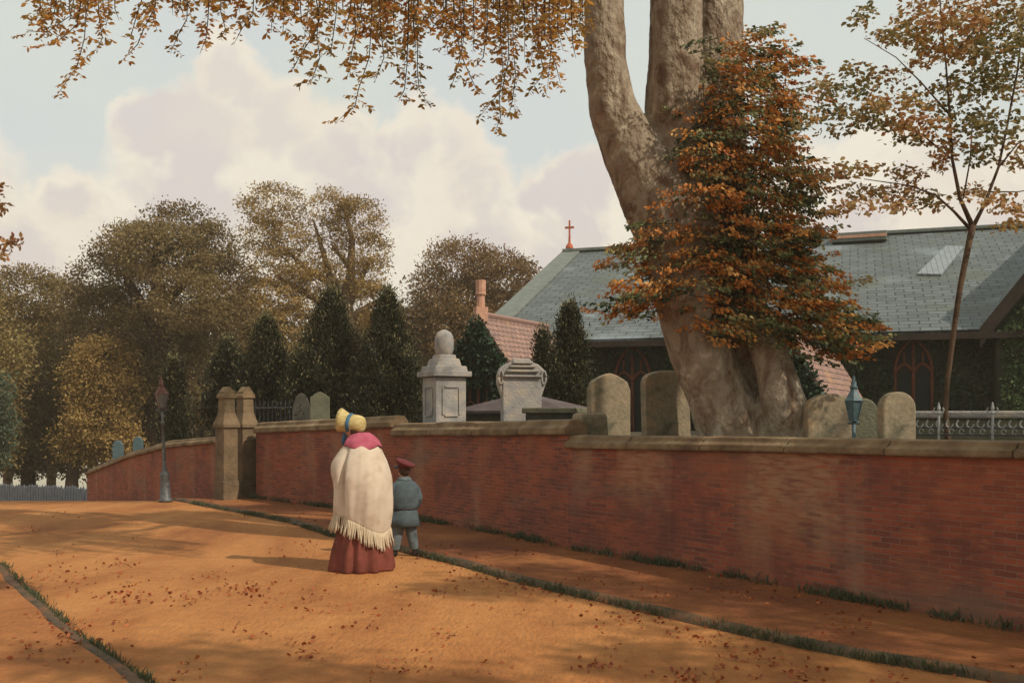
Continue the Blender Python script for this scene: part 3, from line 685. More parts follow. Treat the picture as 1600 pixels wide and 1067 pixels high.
# hipped chest tomb behind it
a = P(733,642,18.5); b = P(915,642,17.0); c = (a+b)/2
e = empty('chest_tomb', (c.x,c.y,1.15), 'long low chest tomb with a mauve hipped lid behind the scroll shouldered headstone', 'tomb', rz=math.atan2((b-a).y,(b-a).x))
Lx = (b-a).length
mb = MB(); z0 = H+(650-646)/F*17.7-1.15; z1 = H+(650-640)/F*17.7-1.15; z2 = H+(650-618)/F*17.7-1.15
MB().box((0,0,z0/2),(Lx*.9,.9,z0)).build('chest', M['darkslab'], e)
mb.add([(-Lx/2,-.55,z0),(Lx/2,-.55,z0),(Lx/2,.55,z0),(-Lx/2,.55,z0),(-Lx/2,-.55,z0+.05),(Lx/2,-.55,z0+.05),(Lx/2,.55,z0+.05),(-Lx/2,.55,z0+.05),(-.22,-.1,z2),(.22,-.1,z2),(.22,.1,z2),(-.22,.1,z2)],
   [(3,2,1,0),(0,1,5,4),(1,2,6,5),(2,3,7,6),(3,0,4,7),(4,5,9,8),(5,6,10,9),(6,7,11,10),(7,4,8,11),(8,9,10,11)])
mb.build('lid', M['mauve'], e)
a = P(832,640,14.6); b = P(915,640,14.2); c = (a+b)/2
e = empty('ledger_tomb', (c.x,c.y,1.15), 'dark flat topped table tomb between the scroll shouldered and pointed headstones', 'tomb', rz=math.atan2((b-a).y,(b-a).x))
Lx = (b-a).length; zt1 = H+(650-636)/F*14.4-1.15
MB().box((0,0,zt1-.05),(Lx,.7,.08)).build('lid', M['moss'], e, bevel=.015); MB().box((0,0,(zt1-.09)/2),(Lx*.9,.6,zt1-.09)).build('chest', M['darkslab'], e)

# ------------------------------------------------------------------ lamps, piers, railing
def lantern(e, z, s, mglass, mfr, scrolls=True):
    """six-sided street lantern: z foot height, s scale"""
    def hexr(r, zz, rz=.2): return [Vector((math.cos(rz+math.pi/3*i)*r, math.sin(rz+math.pi/3*i)*r, zz)) for i in range(6)]
    g = MB().loft([hexr(.075*s,z+.06*s),hexr(.155*s,z+.40*s)]).build('lantern_glass', mglass, e)
    mb = MB(); lo, hi, tp = hexr(.078*s,z+.06*s), hexr(.16*s,z+.40*s), hexr(.05*s,z+.58*s)
    for i in range(6):
        mb.tube([lo[i],hi[i]], .009*s, 5); mb.tube([hi[i],hi[(i+1)%6]], .011*s, 5); mb.tube([lo[i],lo[(i+1)%6]], .009*s, 5)
    mb.build('lantern_frame', mfr, g)
    MB().loft([hexr(.175*s,z+.40*s),hexr(.15*s,z+.43*s),hexr(.075*s,z+.56*s),hexr(.06*s,z+.60*s)]).build('lantern_cap', mfr, e)
    MB().lathe([(.06*s,z+.60*s),(.075*s,z+.63*s),(.045*s,z+.66*s),(.05*s,z+.72*s),(.02*s,z+.76*s),(.03*s,z+.79*s),(.005*s,z+.84*s)],10).build('finial', mfr, e, smooth=True)
    return g
base = G(259,784); base.z = 0
e = empty('street_lamp', base, 'slender black street lamp with a glass lantern against the brick wall', 'street lamp')
e.rotation_euler = (0, R(-2.2), 0); sc = base.y/F; hp = (784-640)*sc
MB().lathe([(.13,0),(.13,.05),(.10,.08),(.085,.45),(.095,.50),(.095,.54),(.055,.58),(.06,.62),(.035,.68),(.03,1.2),(.024,hp-.28),(.04,hp-.27),(.04,hp-.24),(.022,hp-.22),(.022,hp)],12).build('post', M['irongrey'], e, smooth=True)
MB().tube([(-.13,0,hp+.0),(.13,0,hp+.0)], .012, 6).build('ladder_bar', M['irongrey'], e)
mb = MB(); [mb.tube([(s*.02,0,hp-.06),(s*.09,0,hp-.02),(s*.07,0,hp+.06)],.008,5) for s in (-1,1)]; mb.build('bracket', M['irongrey'], e)
lantern(e, hp-.02, .80, M['lampglass'], M['ironred'])
c = P(1334,672,9.9)
e = empty('churchyard_lamp', (c.x,c.y,1.1), 'blue grey glass lantern on a short post just above the wall, before the mossy headstone', 'street lamp')
zt2 = H-(672-650)/F*9.9-1.1
MB().lathe([(.05,0),(.03,.08),(.02,.12),(.02,zt2+.1)],10).build('post', M['bluegrey'], e, smooth=True)
mb = MB(); mb.tube([(-.06,0,zt2+.07),(.06,0,zt2+.07)],.012,6); mb.build('ladder_bar', M['bluegrey'], e)
lantern(e, zt2+.06, .58, M['bluegrey'], M['bluegrey'])

def pier(px, d, wpx, label, group='stone gate piers'):
    k = d/F; w = wpx*k; c = P(px, 0, d)
    e = empty('gate_pier', (c.x,c.y,zt(d)), label, 'gate pier', group, rz=R(48))
    z = lambda py: H+(650-py)*k-zt(d)
    MB().box((0,0,.16),(w*1.12,w*1.12,.5)).build('plinth', M['pier'], e, bevel=.02)
    MB().box((0,0,z(667)/2),(w,w,z(667))).build('shaft', M['pier'], e, bevel=.015)
    mb = MB(); sq = lambda r, zz: [Vector((a*r/2,b*r/2,zz)) for a,b in ((-1,-1),(1,-1),(1,1),(-1,1))]
    mb.loft([sq(w*1.22,z(668)),sq(w*1.22,z(663)),sq(w*1.0,z(655)),sq(w*.78,z(645)),sq(w*.70,z(620)),sq(w*.70,z(612))]); mb.build('neck', M['pier'], e, bevel=.008)
    r = w*.45; mb = MB(); za, zb_ = z(622), z(604)
    mb.add([(-r,-r,za),(r,-r,za),(r,r,za),(-r,r,za),(-r,-r,za+.05),(r,-r,za+.05),(r,r,za+.05),(-r,r,za+.05),(0,-r,zb_),(0,r,zb_)],[(3,2,1,0),(0,1,5,8,4),(2,3,7,9,6),(1,2,6,5),(3,0,4,7),(5,6,9,8),(7,4,8,9)])
    mb.build('gabled_cap', M['coping'], e, bevel=.008); return e
pier(354, 19.2, 25, 'stone gate pier with a gabled cap, the one nearer the street lamp')
pier(383, 19.75, 25, 'stone gate pier with a gabled cap, the one joined to the long brick wall')

# iron railing on the right, with stone kerb behind
a = P(1432,680,9.4); b = P(1700,680,8.6); L = (b-a).length; ang = math.atan2((b-a).y,(b-a).x)
e = empty('iron_railing', (a.x,a.y,1.2), 'black iron grave railing with spearhead posts and scrollwork at the right end of the wall', 'railing', rz=ang)
zr = lambda py: H+(650-py)/F*9.2-1.2
mb = MB()
for py in (668, 679): mb.tube([(0,0,zr(py)),(L,0,zr(py))], .008, 6)
mb.build('rail', M['iron'], e)
mb = MB(); n = int(L/.085)
for i in range(n):
    x = (i+.5)*L/n; z = zr(668)
    mb.tube([(x-.03+.06*math.cos(t)*.5+.015, 0, z+.035-.035*math.sin(t)) for t in [math.pi*j/6 for j in range(7)]]+[(x-.03,0,z+.07)], .008, 5)
    z = zr(679); mb.tube([(x+.02*math.cos(t), 0, z+.03+.026*math.sin(t)) for t in [2*math.pi*j/8 for j in range(8)]], .005, 5)
mb.build('scrollwork', M['railgrey'], e)
pos = [(P(1466,0,9.3)-a).x/math.cos(ang), (P(1549,0,9.05)-a).x/math.cos(ang), L*.93]
for x in pos:
    pm = MB().tube([(x,0,0),(x,0,zr(645))], .012, 8).build('post', M['railgrey'], e)
    mb = MB(); z = zr(645)
    mb.lathe([(.012,z-.02),(.022,z),(.012,z+.015),(.017,z+.04),(.004,z+.10)],8,(x,0,0))
    for s in (-1,1): mb.tube([(x+s*.01,0,z-.01),(x+s*.035,0,z),(x+s*.045,0,z+.03),(x+s*.035,0,z+.05)],.007,5)
    mb.build('spearhead', M['railgrey'], pm)
a = P(1430,650,11.2); b = P(1760,650,10.2); L = (b-a).length
e = empty('grave_kerb', ((a+b)/2).to_tuple()[:2]+(1.15,), 'low grey stone kerb of a grave plot behind the iron railing', 'kerb', rz=math.atan2((b-a).y,(b-a).x))
zk1 = H+(650-642)/F*10.8-1.15
MB().box((0,0,zk1/2-.05),(L,.45,zk1-.1)).build('wall_block', M['moss'], e); MB().box((0,0,zk1-.04),(L*1.02,.55,.08)).build('coping', M['greystone'], e, bevel=.02)
# far faint railing left of the small headstones
a = P(396,650,20.5); b = P(456,650,20.0); L = (b-a).length
e = empty('iron_railing', (a.x,a.y,1.2), 'faint row of upright iron bars over the wall, right of the gate piers', 'railing', rz=math.atan2((b-a).y,(b-a).x))
mb = MB(); mb.tube([(0,0,.62),(L,0,.62)],.012,5); mb.build('rail', M['irongrey'], e)
mb = MB()
for i in range(9): x = (i+.5)*L/9; mb.tube([(x,0,0),(x,0,.72),(x,0,.78)],[.012,.012,.003],5)
mb.build('bars', M['iron'], e)
# distant palings on the left
a = P(-40,757,33); b = P(150,757,31); L = (b-a).length
e = empty('paling_fence', (a.x,a.y,a.z), 'low blue grey paling fence beyond the crest of the road', 'fence', rz=math.atan2((b-a).y,(b-a).x))
mb = MB(); n = 46
for i in range(n):
    x = (i+.5)*L/n; h = random.uniform(-.04,.04); mb.box((x,0,-.55+h/2),(L/n*.72,.03,1.1+h)); mb.add([(x-L/n*.36,-.015,h),(x+L/n*.36,-.015,h),(x,0,h+.08),(x-L/n*.36,.015,h),(x+L/n*.36,.015,h)],[(0,1,2),(1,4,2),(4,3,2),(3,0,2)])
mb.build('palings', M['palings'], e); mb = MB(); mb.box((L/2,.04,-.25),(L,.04,.09)); mb.box((L/2,.04,-.85),(L,.04,.09)); mb.build('rail', M['palings'], e)

# ------------------------------------------------------------------ background trees
def tree(name, label, cat, base, d, lobes, n, lm, leaf=.2, cr=.3, shell=.7, trunk=None, limbs=(), r0=.35, group='trees beyond the churchyard', depth=1.0, bark='barkdark', clump=14, zb=None):
    """base: (px, groundz). trunk: list of (px,py,r)"""
    o = Vector(((base[0]-800)/F*d, d, base[1])); e = empty(name, o, label, cat, group)
    mb = MB(); pts = [o]+[P(q[0],q[1],d) for q in trunk]; rr = [r0*1.25]+[q[2] for q in trunk]
    mb.tube([p-o for p in pts], rr, 9)
    mb.build('trunk', M[bark], e, smooth=True)
    if limbs:
        mb = MB()
        for l in limbs:
            ps = [P(q[0],q[1],d+(q[3] if len(q) > 3 else 0))-o for q in l]; mb.tube(ps, [q[2] for q in l], 7)
        mb.build('branch', M[bark], e, smooth=True)
    pts, nr, tn = lobes_points(lobes, n, d, depth=depth, cr=cr, shell=shell, clump=clump)
    leafcloud('crown', L_[lm], e, pts, leaf, tn, nrm=nr, origin=o)
    return e
BL = -3.6
# big round tree C
lobC = [(285,358,50,34),(215,390,50,36),(330,390,42,38),(165,440,45,45),(345,440,38,46),(250,450,80,55,3),(150,510,45,60),(340,520,60,50),(230,540,80,60),(200,600,70,60),(320,600,70,60),(255,395,70,45,-2),(300,470,60,40,-3)]
tree('round_tree','tall rounded brown tree behind the street lamp, the widest crown','tree',(246,-1.5),42,lobC,90000,'roundtree',.125,.36,.86,clump=44,
     trunk=[(246,700,.7),(246,600,.55),(247,500,.42),(247,440,.3)], limbs=[[(247,520,.3),(200,440,.18),(190,400,.08)],[(247,480,.3),(300,430,.18),(320,380,.08)],[(247,450,.28),(240,390,.12),(262,350,.05)],[(247,560,.3),(170,500,.12)],[(247,540,.3),(330,480,.12)]])
lobD = [(430,322,46,28),(408,365,24,26),(455,368,32,22),(517,322,30,26),(562,345,34,34),(578,395,24,28),(520,378,20,22),(425,420,42,28),(470,415,35,25),(505,430,26,28),(570,430,30,30),(420,465,50,28),(480,470,40,25),(580,470,24,28),(395,500,50,40),(450,520,60,40),(590,520,30,30)]
tree('forked_tree','pale autumn tree with two open lobes and forked limbs showing sky through','tree',(545,1.0),46,lobD,52000,'autumn',.115,.30,.86,clump=60,
     trunk=[(545,560,.5),(542,500,.42),(538,470,.36)], limbs=[[(538,475,.33),(520,445,.22),(480,420,.14),(440,385,.06)],[(538,475,.33),(548,430,.22),(550,370,.14),(540,330,.06)],[(540,480,.3),(562,440,.16),(580,400,.07)],[(520,446,.2),(505,395,.12),(490,345,.05)],[(549,420,.15),(520,385,.08)],[(538,490,.28),(480,460,.16),(430,430,.08)],[(545,500,.25),(590,470,.1)]], bark='barkpale')
lobE = [(722,412,54,33),(682,455,36,34),(775,430,50,38),(648,518,34,38),(705,490,58,46),(800,460,45,50),(740,530,80,60),(640,560,50,50)]
tree('domed_tree','domed brown tree rising behind the pedestal monument and left roof slope','tree',(715,1.0),48,lobE,56000,'brown',.13,.36,.85,clump=40, trunk=[(715,600,.5),(715,500,.35)])
# left group
lobA = [(40,455,55,35),(95,475,40,38),(10,520,60,60),(80,540,55,50),(40,610,70,60),(100,620,40,60),(20,695,60,42),(90,700,48,36),(50,715,60,26),(110,718,24,22)]
tree('broad_tree','dull olive tree at the left edge, broad crown over thin trunks','tree',(44,BL),46,lobA,60000,'olive',.13,.38,.8,clump=40, trunk=[(44,752,.33),(44,700,.3),(50,600,.25)], limbs=[[(46,700,.2),(20,620,.12)],[(48,640,.2),(85,560,.1)]])
lobB = [(165,560,38,30),(180,610,35,40),(160,660,45,40),(185,690,30,25),(140,600,30,50),(130,690,35,30)]
tree('leafy_tree','lower yellowish tree between the broad left tree and the street lamp','tree',(112,BL),40,lobB,30000,'autumn',.12,.3,.8,clump=36, trunk=[(112,752,.25),(118,700,.2),(140,640,.15)], limbs=[[(118,700,.15),(165,650,.08)]])
tree('broad_tree','half hidden olive tree cut by the left edge of the frame','tree',(-30,BL),40,[(-40,560,80,60),(-30,640,50,50),(-60,480,60,50),(-20,700,40,35)],16000,'olive',.16,.4,.6, trunk=[(-30,750,.3),(-30,600,.2)])
e_ = None
for i,(px,lab) in enumerate(((12,'thin pale trunked tree standing nearest the left edge behind the palings'),(80,'thin pale trunked tree behind the palings, near the wall end'))):
    tree('slim_tree',lab,'tree',(px,BL),43+i,[(px,650,38,34),(px+6,690,36,26),(px-4,600,34,36)],9000,'olive',.14,.35,.5, trunk=[(px,752,.2),(px+2,700,.17),(px,640,.12)], r0=.2, bark='barkpale')
tree('green_shrub','blue green shrub at the far left edge under the olive trees','shrub',(-6,BL+1),34,[(0,610,14,25),(-6,660,22,35),(-14,700,24,35)],4500,'shrub',.12,.22,.5, trunk=[(-6,700,.06),(-4,650,.04)], r0=.06, group=None)
# far woodland mass behind everything
wl = [(x, 560+20*math.sin(x*.03), 75, 80) for x in range(-150, 820, 65)]+[(x, 660+12*math.sin(x*.05), 70, 70) for x in range(150, 760, 65)]
pts, nr, tn = lobes_points(wl, 70000, 62, cr=1.0, shell=.3, clump=40)
o = leafcloud('woodland', L_['dark'], None, pts, .38, tn, nrm=nr); tag(o, kind='stuff')
# yews
def yew(px, top, wpx, bot, d, label, n, lean=0, name='yew_tree', lm='yew', group='dark yews in the churchyard'):
    k = d/F; o = Vector(((px-800)*k, d, 1.15)); e = empty(name, o, label, 'conifer', group)
    hgt = (bot-top)*k; ztop = H+(650-top)*k; z0 = H+(650-bot)*k
    MB().tube([(0,0,0),(0,0,max(.3,(ztop-1.15)*.8))],[.12,.04],7).build('trunk', M['barkdark'], e)
    nc = int(n*2)//24; t = rng.uniform(0,1,nc)**.85; a = rng.uniform(0,2*math.pi,nc)
    r = wpx*k/2*np.power(1-t,.74)*(.72+.24*np.sin(a*3+t*9+px)+.22*np.sin(a*5+t*19+px))*rng.uniform(.6,1.1,nc)
    cz = z0+t*hgt; tone = .30+rng.uniform(-.25,.15,nc)
    q = rng.normal(size=(nc,24,3))*np.array([.7,.7,1.1])*.095*d/18
    base = np.stack([o.x+r*np.cos(a)+lean*t, o.y+r*np.sin(a), cz],1)
    pts = (base[:,None]+q).reshape(-1,3)
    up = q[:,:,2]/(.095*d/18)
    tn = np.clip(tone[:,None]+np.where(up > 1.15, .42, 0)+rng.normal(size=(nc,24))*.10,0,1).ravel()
    nr = np.repeat(np.stack([np.cos(a),np.sin(a),np.full(nc,1.6)],1),24,0)
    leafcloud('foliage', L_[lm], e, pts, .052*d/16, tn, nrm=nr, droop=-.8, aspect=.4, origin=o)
yew(518,464,176,665,23,'tallest broad dark yew behind the small grey headstone',17000,.0)
yew(605,466,142,668,22,'dark yew with pale tips standing left of the pedestal monument',15000)
yew(415,506,140,662,24,'dark yew behind the gate piers with a pointed top',11000)
yew(355,540,116,668,25,'low dark yew directly above the gate piers',6000)
yew(640,560,50,665,21.5,'short yew tight against the left side of the pedestal monument',4000)
yew(470,560,80,665,22.5,'short yew between the pointed yew and the tallest one',4500)
yew(272,570,60,700,24,'small bush with pale tips right of the street lamp lantern',6000,name='evergreen_bush')
yew(890,486,100,655,19.5,'columnar yew in front of the slate roof, beside the tiled porch',12000)
yew(848,525,54,650,20.5,'small rounded yew at the end of the tiled porch roof',4000)

# ------------------------------------------------------------------ great tree
D = 11.2; o = Vector(((1178-800)/F*D, D, 1.1)); KD = D/F
gt = empty('great_tree', o, 'huge old tree with leaning forked trunk rising behind the wall', 'tree')
def T(px, py, dd=0): return P(px, py, D)+Vector((0,dd,0))-o
mb = MB()
def limb(pts): mb.tube([T(q[0],q[1],q[3] if len(q) > 3 else 0) for q in pts], [q[2]*KD for q in pts], 16)
limb([(1172,760,76),(1150,680,58),(1118,610,48),(1092,540,50),(1080,470,56),(1062,370,66),(1025,300,60),(985,235,46),(957,170,38),(946,100,33),(945,0,32,.1),(948,-120,31,.2),(940,-260,27,.4),(925,-420,20,.6)])
limb([(1190,720,66,.5),(1165,600,62,.5),(1140,500,66,.3),(1104,400,66,.1),(1082,320,58,.1),(1070,240,52,.1),(1058,160,50,.1),(1056,80,42,.05),(1058,0,41,.05),(1062,-150,38,.1),(1070,-300,32,.2),(1080,-440,22,.3)])
limb([(1180,620,48,.6),(1155,440,60,.55),(1140,320,56,.55),(1132,200,50,.5),(1130,80,47,.5),(1132,-40,46,.5),(1140,-200,40,.6),(1165,-360,28,.8)])
limb([(1236,760,46,-.25),(1226,680,40,-.32),(1207,610,32,-.32),(1188,540,28,-.25),(1162,460,30,.1),(1140,380,24,.3)])
limb([(1262,760,24,-.3),(1240,690,17,-.5),(1216,630,12,-.42)])
tk = mb.build('trunk', M['bark'], gt, remesh=.03)
for nm, sc_, st in (('lumps',.5,.035),('ridges',.10,.018)):
    tx = bpy.data.textures.new(nm,'CLOUDS'); tx.noise_scale = sc_; q = tk.modifiers.new('d','DISPLACE'); q.texture = tx; q.strength = st; q.texture_coords = 'LOCAL'
# overhead boughs
def TT(px, py, d): return P(px, py, d)-o
boughs = [[(930,-330,11.3,.16),(820,-230,10.6,.12),(650,-170,10.0,.09),(450,-150,9.6,.06),(250,-130,9.4,.04),(110,-90,9.2,.02)],
          [(935,-380,11.3,.15),(800,-330,12,.11),(620,-260,12.6,.08),(400,-200,12.6,.05),(260,-150,12.4,.02)],
          [(950,-120,11.2,.10),(880,-100,10.6,.07),(780,-80,10.2,.05),(680,-70,10.0,.03),(600,-60,9.9,.015)],
          [(1140,-200,11.7,.2),(1300,-360,11.5,.14),(1500,-420,11,.08),(1700,-460,10.5,.04)],
          [(1070,-300,11.2,.2),(1080,-520,10.5,.12),(1050,-700,9.5,.06)],[(1500,-420,11,.1),(2000,-500,9.5,.08),(2900,-900,7,.05),(4500,-1700,4.5,.03)]]  # last bough added, out of view, to carry the shade-casting leaves
bm_ = MB()
for b in boughs: bm_.tube([TT(q[0],q[1],q[2]) for q in b], [q[3] for q in b], 8)
bm_.build('bough', M['bark'], gt, smooth=True)
# hanging sprays
strands = []   # list of polylines in px with distance
def strand(x0, pts, d=None, y0=-70):
    strands.append(([(x0, y0)]+pts, d or random.uniform(9,10.4)))
for s in [(135,[(134,30),(132,60),(120,105),(85,155)]),(130,[(110,25),(75,50),(42,50)]),(140,[(120,40),(90,65),(70,72)]),(150,[(155,30),(160,60),(150,80)]),(100,[(85,20),(60,40),(45,35)]),(165,[(170,20),(165,45)]),
          (240,[(243,10),(225,45),(215,70),(188,98)]),(245,[(215,20),(205,55),(195,60)]),(250,[(240,30),(246,50)]),(295,[(292,30),(278,55),(266,85)]),(300,[(280,10),(276,18)]),(345,[(345,20),(352,45),(345,62)]),(330,[(325,30),(322,60),(312,85)]),
          (400,[(395,25),(378,45),(365,70)]),(385,[(372,10),(375,20)]),(425,[(425,30),(424,52)]),(440,[(444,30),(441,58)]),(465,[(470,20),(472,40)]),(480,[(500,30),(490,55),(470,85),(455,112)]),(505,[(495,60),(500,90),(490,118),(484,134)]),
          (530,[(525,25),(520,60),(516,90)]),(582,[(580,40),(577,90),(560,140),(555,165),(524,192)]),(575,[(560,40),(550,80),(542,125)]),(590,[(595,50),(600,90),(585,130)]),(560,[(545,25),(535,60)]),(620,[(615,30),(617,60),(620,90)]),
          (648,[(646,30),(648,60),(650,80)]),(640,[(638,60),(635,95),(632,100)]),(655,[(652,110),(655,140),(670,165)]),(640,[(636,100),(632,140),(622,160)]),(700,[(695,20),(690,48)]),(705,[(712,50),(722,90),(735,120),(748,148)]),(715,[(722,80),(712,115),(704,140)]),
          (760,[(762,40),(755,90),(742,105)]),(780,[(782,60),(786,110),(780,150),(782,185),(772,210)]),(790,[(795,90),(785,140),(745,188)]),(800,[(802,80),(806,120),(800,160),(794,185)]),(830,[(832,50),(845,90),(850,115),(822,150)]),(850,[(850,60),(868,100),(876,132)]),
          (870,[(872,50),(880,80)]),(895,[(893,30),(895,70),(900,92)]),(910,[(906,40),(905,60)]),(860,[(858,30),(862,70),(855,140)]),(740,[(740,30),(738,60)]),(680,[(678,20),(672,30)]),(600,[(602,20),(608,50)]),(550,[(556,50),(548,90),(545,110)])]:
    strand(*s)
for x in list(range(450, 915, 17)): strand(x, [(x+random.uniform(-8,8), random.uniform(5,30)), (x+random.uniform(-12,12), random.uniform(25,70))])
for x in range(700, 905, 19): strand(x, [(x+random.uniform(-8,8), random.uniform(40,60)), (x+random.uniform(-12,12), random.uniform(60,110))])
for x in range(240, 450, 16): strand(x, [(x+random.uniform(-8,8), random.uniform(-10,6)), (x+random.uniform(-12,12), random.uniform(0,28))])
for x in range(60, 180, 13): strand(x, [(x+random.uniform(-8,8), random.uniform(0,20)), (x+random.uniform(-12,12), random.uniform(15,60))])
# sprigs of a tree beyond the left edge
tw = MB(); lp = []; ld = []; lt = []
for pl, d in strands:
    dd = d+random.uniform(-.2,.2); ph = random.uniform(0,6)
    P3 = [P(x, y, dd) for x, y in pl]
    tw.tube([p-o for p in P3], [.008]+[.005]*(len(P3)-2)+[.0015], 4)
    tcl = random.uniform(.1,.75)
    for a, b in zip(P3, P3[1:]):
        ln = (b-a).length; n = max(1, int(ln/.030)); t = (b-a).normalized()
        for i in range(n):
            p = a.lerp(b, i/n)
            for s in (-1, 1):
                if random.random() < .12: continue
                side = Vector((s*random.uniform(.6,1.1), random.uniform(-.6,.6), random.uniform(-.75,-.15)))
                lp.append(p+Vector((s*.006,random.uniform(-.05,.05),0))); ld.append(side); lt.append(tcl+random.uniform(-.25,.25))
            if random.random() < .30:       # short side twig
                sd = Vector((random.choice((-1,1))*random.uniform(.5,1), random.uniform(-1,1), random.uniform(-.8,-.1))).normalized()
                m_ = random.randint(2,5)
                for j in range(m_):
                    q = p+sd*.035*(j+1)
                    for s in (-1,1):
                        lp.append(q); ld.append(Vector((s*.7+sd.x*.4, random.uniform(-.5,.5), -.5))); lt.append(tcl+random.uniform(-.25,.25))
tag(tw.build('twigs', M['barkdark'], gt), kind='stuff')
leafcloud('hanging_leaves', L_['hang'], gt, np.array([tuple(p) for p in lp]), rng.uniform(.035,.078,len(lp)), np.array(lt), dirs=np.array([tuple(x) for x in ld]), aspect=.5, origin=o)
# upper crown outside the frame (it throws the dappled shade)
up = [(x, y, 120, 60, dd) for x, y, dd in ((150,-210,-1.5),(380,-270,-.5),(600,-290,1),(800,-380,0),(1000,-520,-1),(1250,-520,0),(1500,-560,.5),(900,-560,2),(1150,-640,2))]
shp = []  # unseen leaf clusters, added up-sun to shade chosen spots of ground
for gx, gy, rr_ in ((3.2,6.3,1.6),(2.0,8.0,1.1),(4.6,4.8,1.6),(.3,10.0,.7),(1.2,9.3,.8),(-.6,9.5,.4),(-2.4,6.8,.7),(-1.2,6.0,.8),(-5.6,9.5,.7),(-6.5,13.5,1.0),(1.0,6.6,.6)):
    for _ in range(int(26*rr_*rr_)+6):
        hz = random.uniform(6.3,8.3); kx = hz/math.tan(ELEV); a = random.uniform(0,6.28); q = rr_*math.sqrt(random.random())
        shp.append(rng.normal(size=(34,3))*np.array([.2,.2,.12])+np.array([gx+SUN.x*kx+q*math.cos(a)*1.3, gy+SUN.y*kx+q*math.sin(a)*.8, hz]))
shp = np.concatenate(shp)
leafcloud('shade_clusters', L_['hang'], gt, shp, .16, rng.uniform(.1,.8,len(shp)), origin=o)
pts, nr, tn = lobes_points(up, 16000, 11, cr=.22, shell=.3)
leafcloud('upper_crown', L_['hang'], gt, pts, .13, tn, nrm=nr, origin=o)

# autumn creeper clothing the trunk
cr_o = P(1160,600,10.4); cr_o.z = 1.2
ce = empty('creeper', cr_o, 'mass of orange and green creeper clothing the great leaning trunk', 'creeper')
lob = [(1175,90,30,20),(1190,118,45,20),(1140,112,50,16),(1200,150,38,18),(1118,146,34,13),(1095,190,30,10),(1215,180,30,12),(1165,178,70,24),(1150,212,72,22),(1195,222,45,20),(1120,250,80,26),(1205,262,52,24),(1150,288,100,28),(1235,300,32,28),
       (1130,325,105,30),(1225,345,48,26),(1110,362,90,30),(1200,378,65,30),(1080,395,75,28),(1170,410,90,30),(985,402,42,16),(1020,380,40,20),(1040,430,70,22),(1240,430,60,26),(1140,445,110,30),(995,465,50,14),(968,492,26,10),(1050,470,60,20),(1270,470,55,26),(1190,485,110,28),
       (1310,505,42,26),(1250,515,80,26),(1150,505,70,18),(1332,538,28,22),(1290,540,55,20),(1200,520,60,18),(1130,520,30,14),(1240,372,25,14)]
P_, N_, T_ = [], [], []; tws = []
for (cx, cy, rx, ry) in lob:
    if cx > 1260: cx -= 16
    front = -(.55+.35*random.random()); kk = (D+front)/F
    nsp = int(rx*ry*.0165)+6
    for _ in range(nsp):
        a = random.uniform(0,2*math.pi); rr = math.sqrt(random.random())
        x = cx+rx*rr*math.cos(a); y = cy+ry*rr*math.sin(a)
        dep = front+random.uniform(-.35,.45)+(.5*rr if True else 0)
        x += random.gauss(0,12); y += random.gauss(0,6); c0 = np.array(P(x, y, D)+Vector((0,dep,0)))
        right = 1 if x > 1085 else -1
        dirv = np.array([right*random.uniform(.3,1), random.uniform(-.9,.2), random.uniform(-.45,.1)]); dirv /= np.linalg.norm(dirv)
        base_t = random.choice((.06,.14,.18,.24,.3,.36,.48,.62,.70,.78,.88,.95)) + random.uniform(-.06,.06)
        m_ = 40; t = rng.uniform(0,1,m_)
        sp_ = c0+dirv*(t[:,None]-.4)*.30+rng.normal(size=(m_,3))*np.array([.045,.06,.020])*(1.2-t[:,None]*.6)
        tws.append((c0-dirv*.16, c0+dirv*.20)); P_.append(sp_); N_.append(np.tile(dirv,(m_,1))); T_.append(base_t+rng.normal(size=m_)*.08+ (sp_[:,2]-c0[2])*2.0)
P_ = np.concatenate(P_); N_ = np.concatenate(N_); T_ = np.concatenate(T_)
leafcloud('leaves', L_['creeper'], ce, P_, .050, T_, dirs=N_*.8+np.array([0,-.15,-.45]), aspect=.62, origin=cr_o)
mb = MB()
for i in range(16):
    x = random.uniform(1105,1180); pts = [(x,500)]
    for k in range(6): pts.append((pts[-1][0]+random.uniform(-10,18), pts[-1][1]-random.uniform(30,55)))
    mb.tube([P(a,b,D-.35)-cr_o for a,b in pts], [.02,.018,.016,.014,.012,.01,.006], 5)
mb.build('stem', M['barkdark'], ce, smooth=True)
mb = MB()
for a_, b_ in tws: mb.tube([Vector(a_)-cr_o, Vector(b_)-cr_o], [.006,.002], 3)
tag(mb.build('twigs', M['barkdark'], ce), kind='stuff')

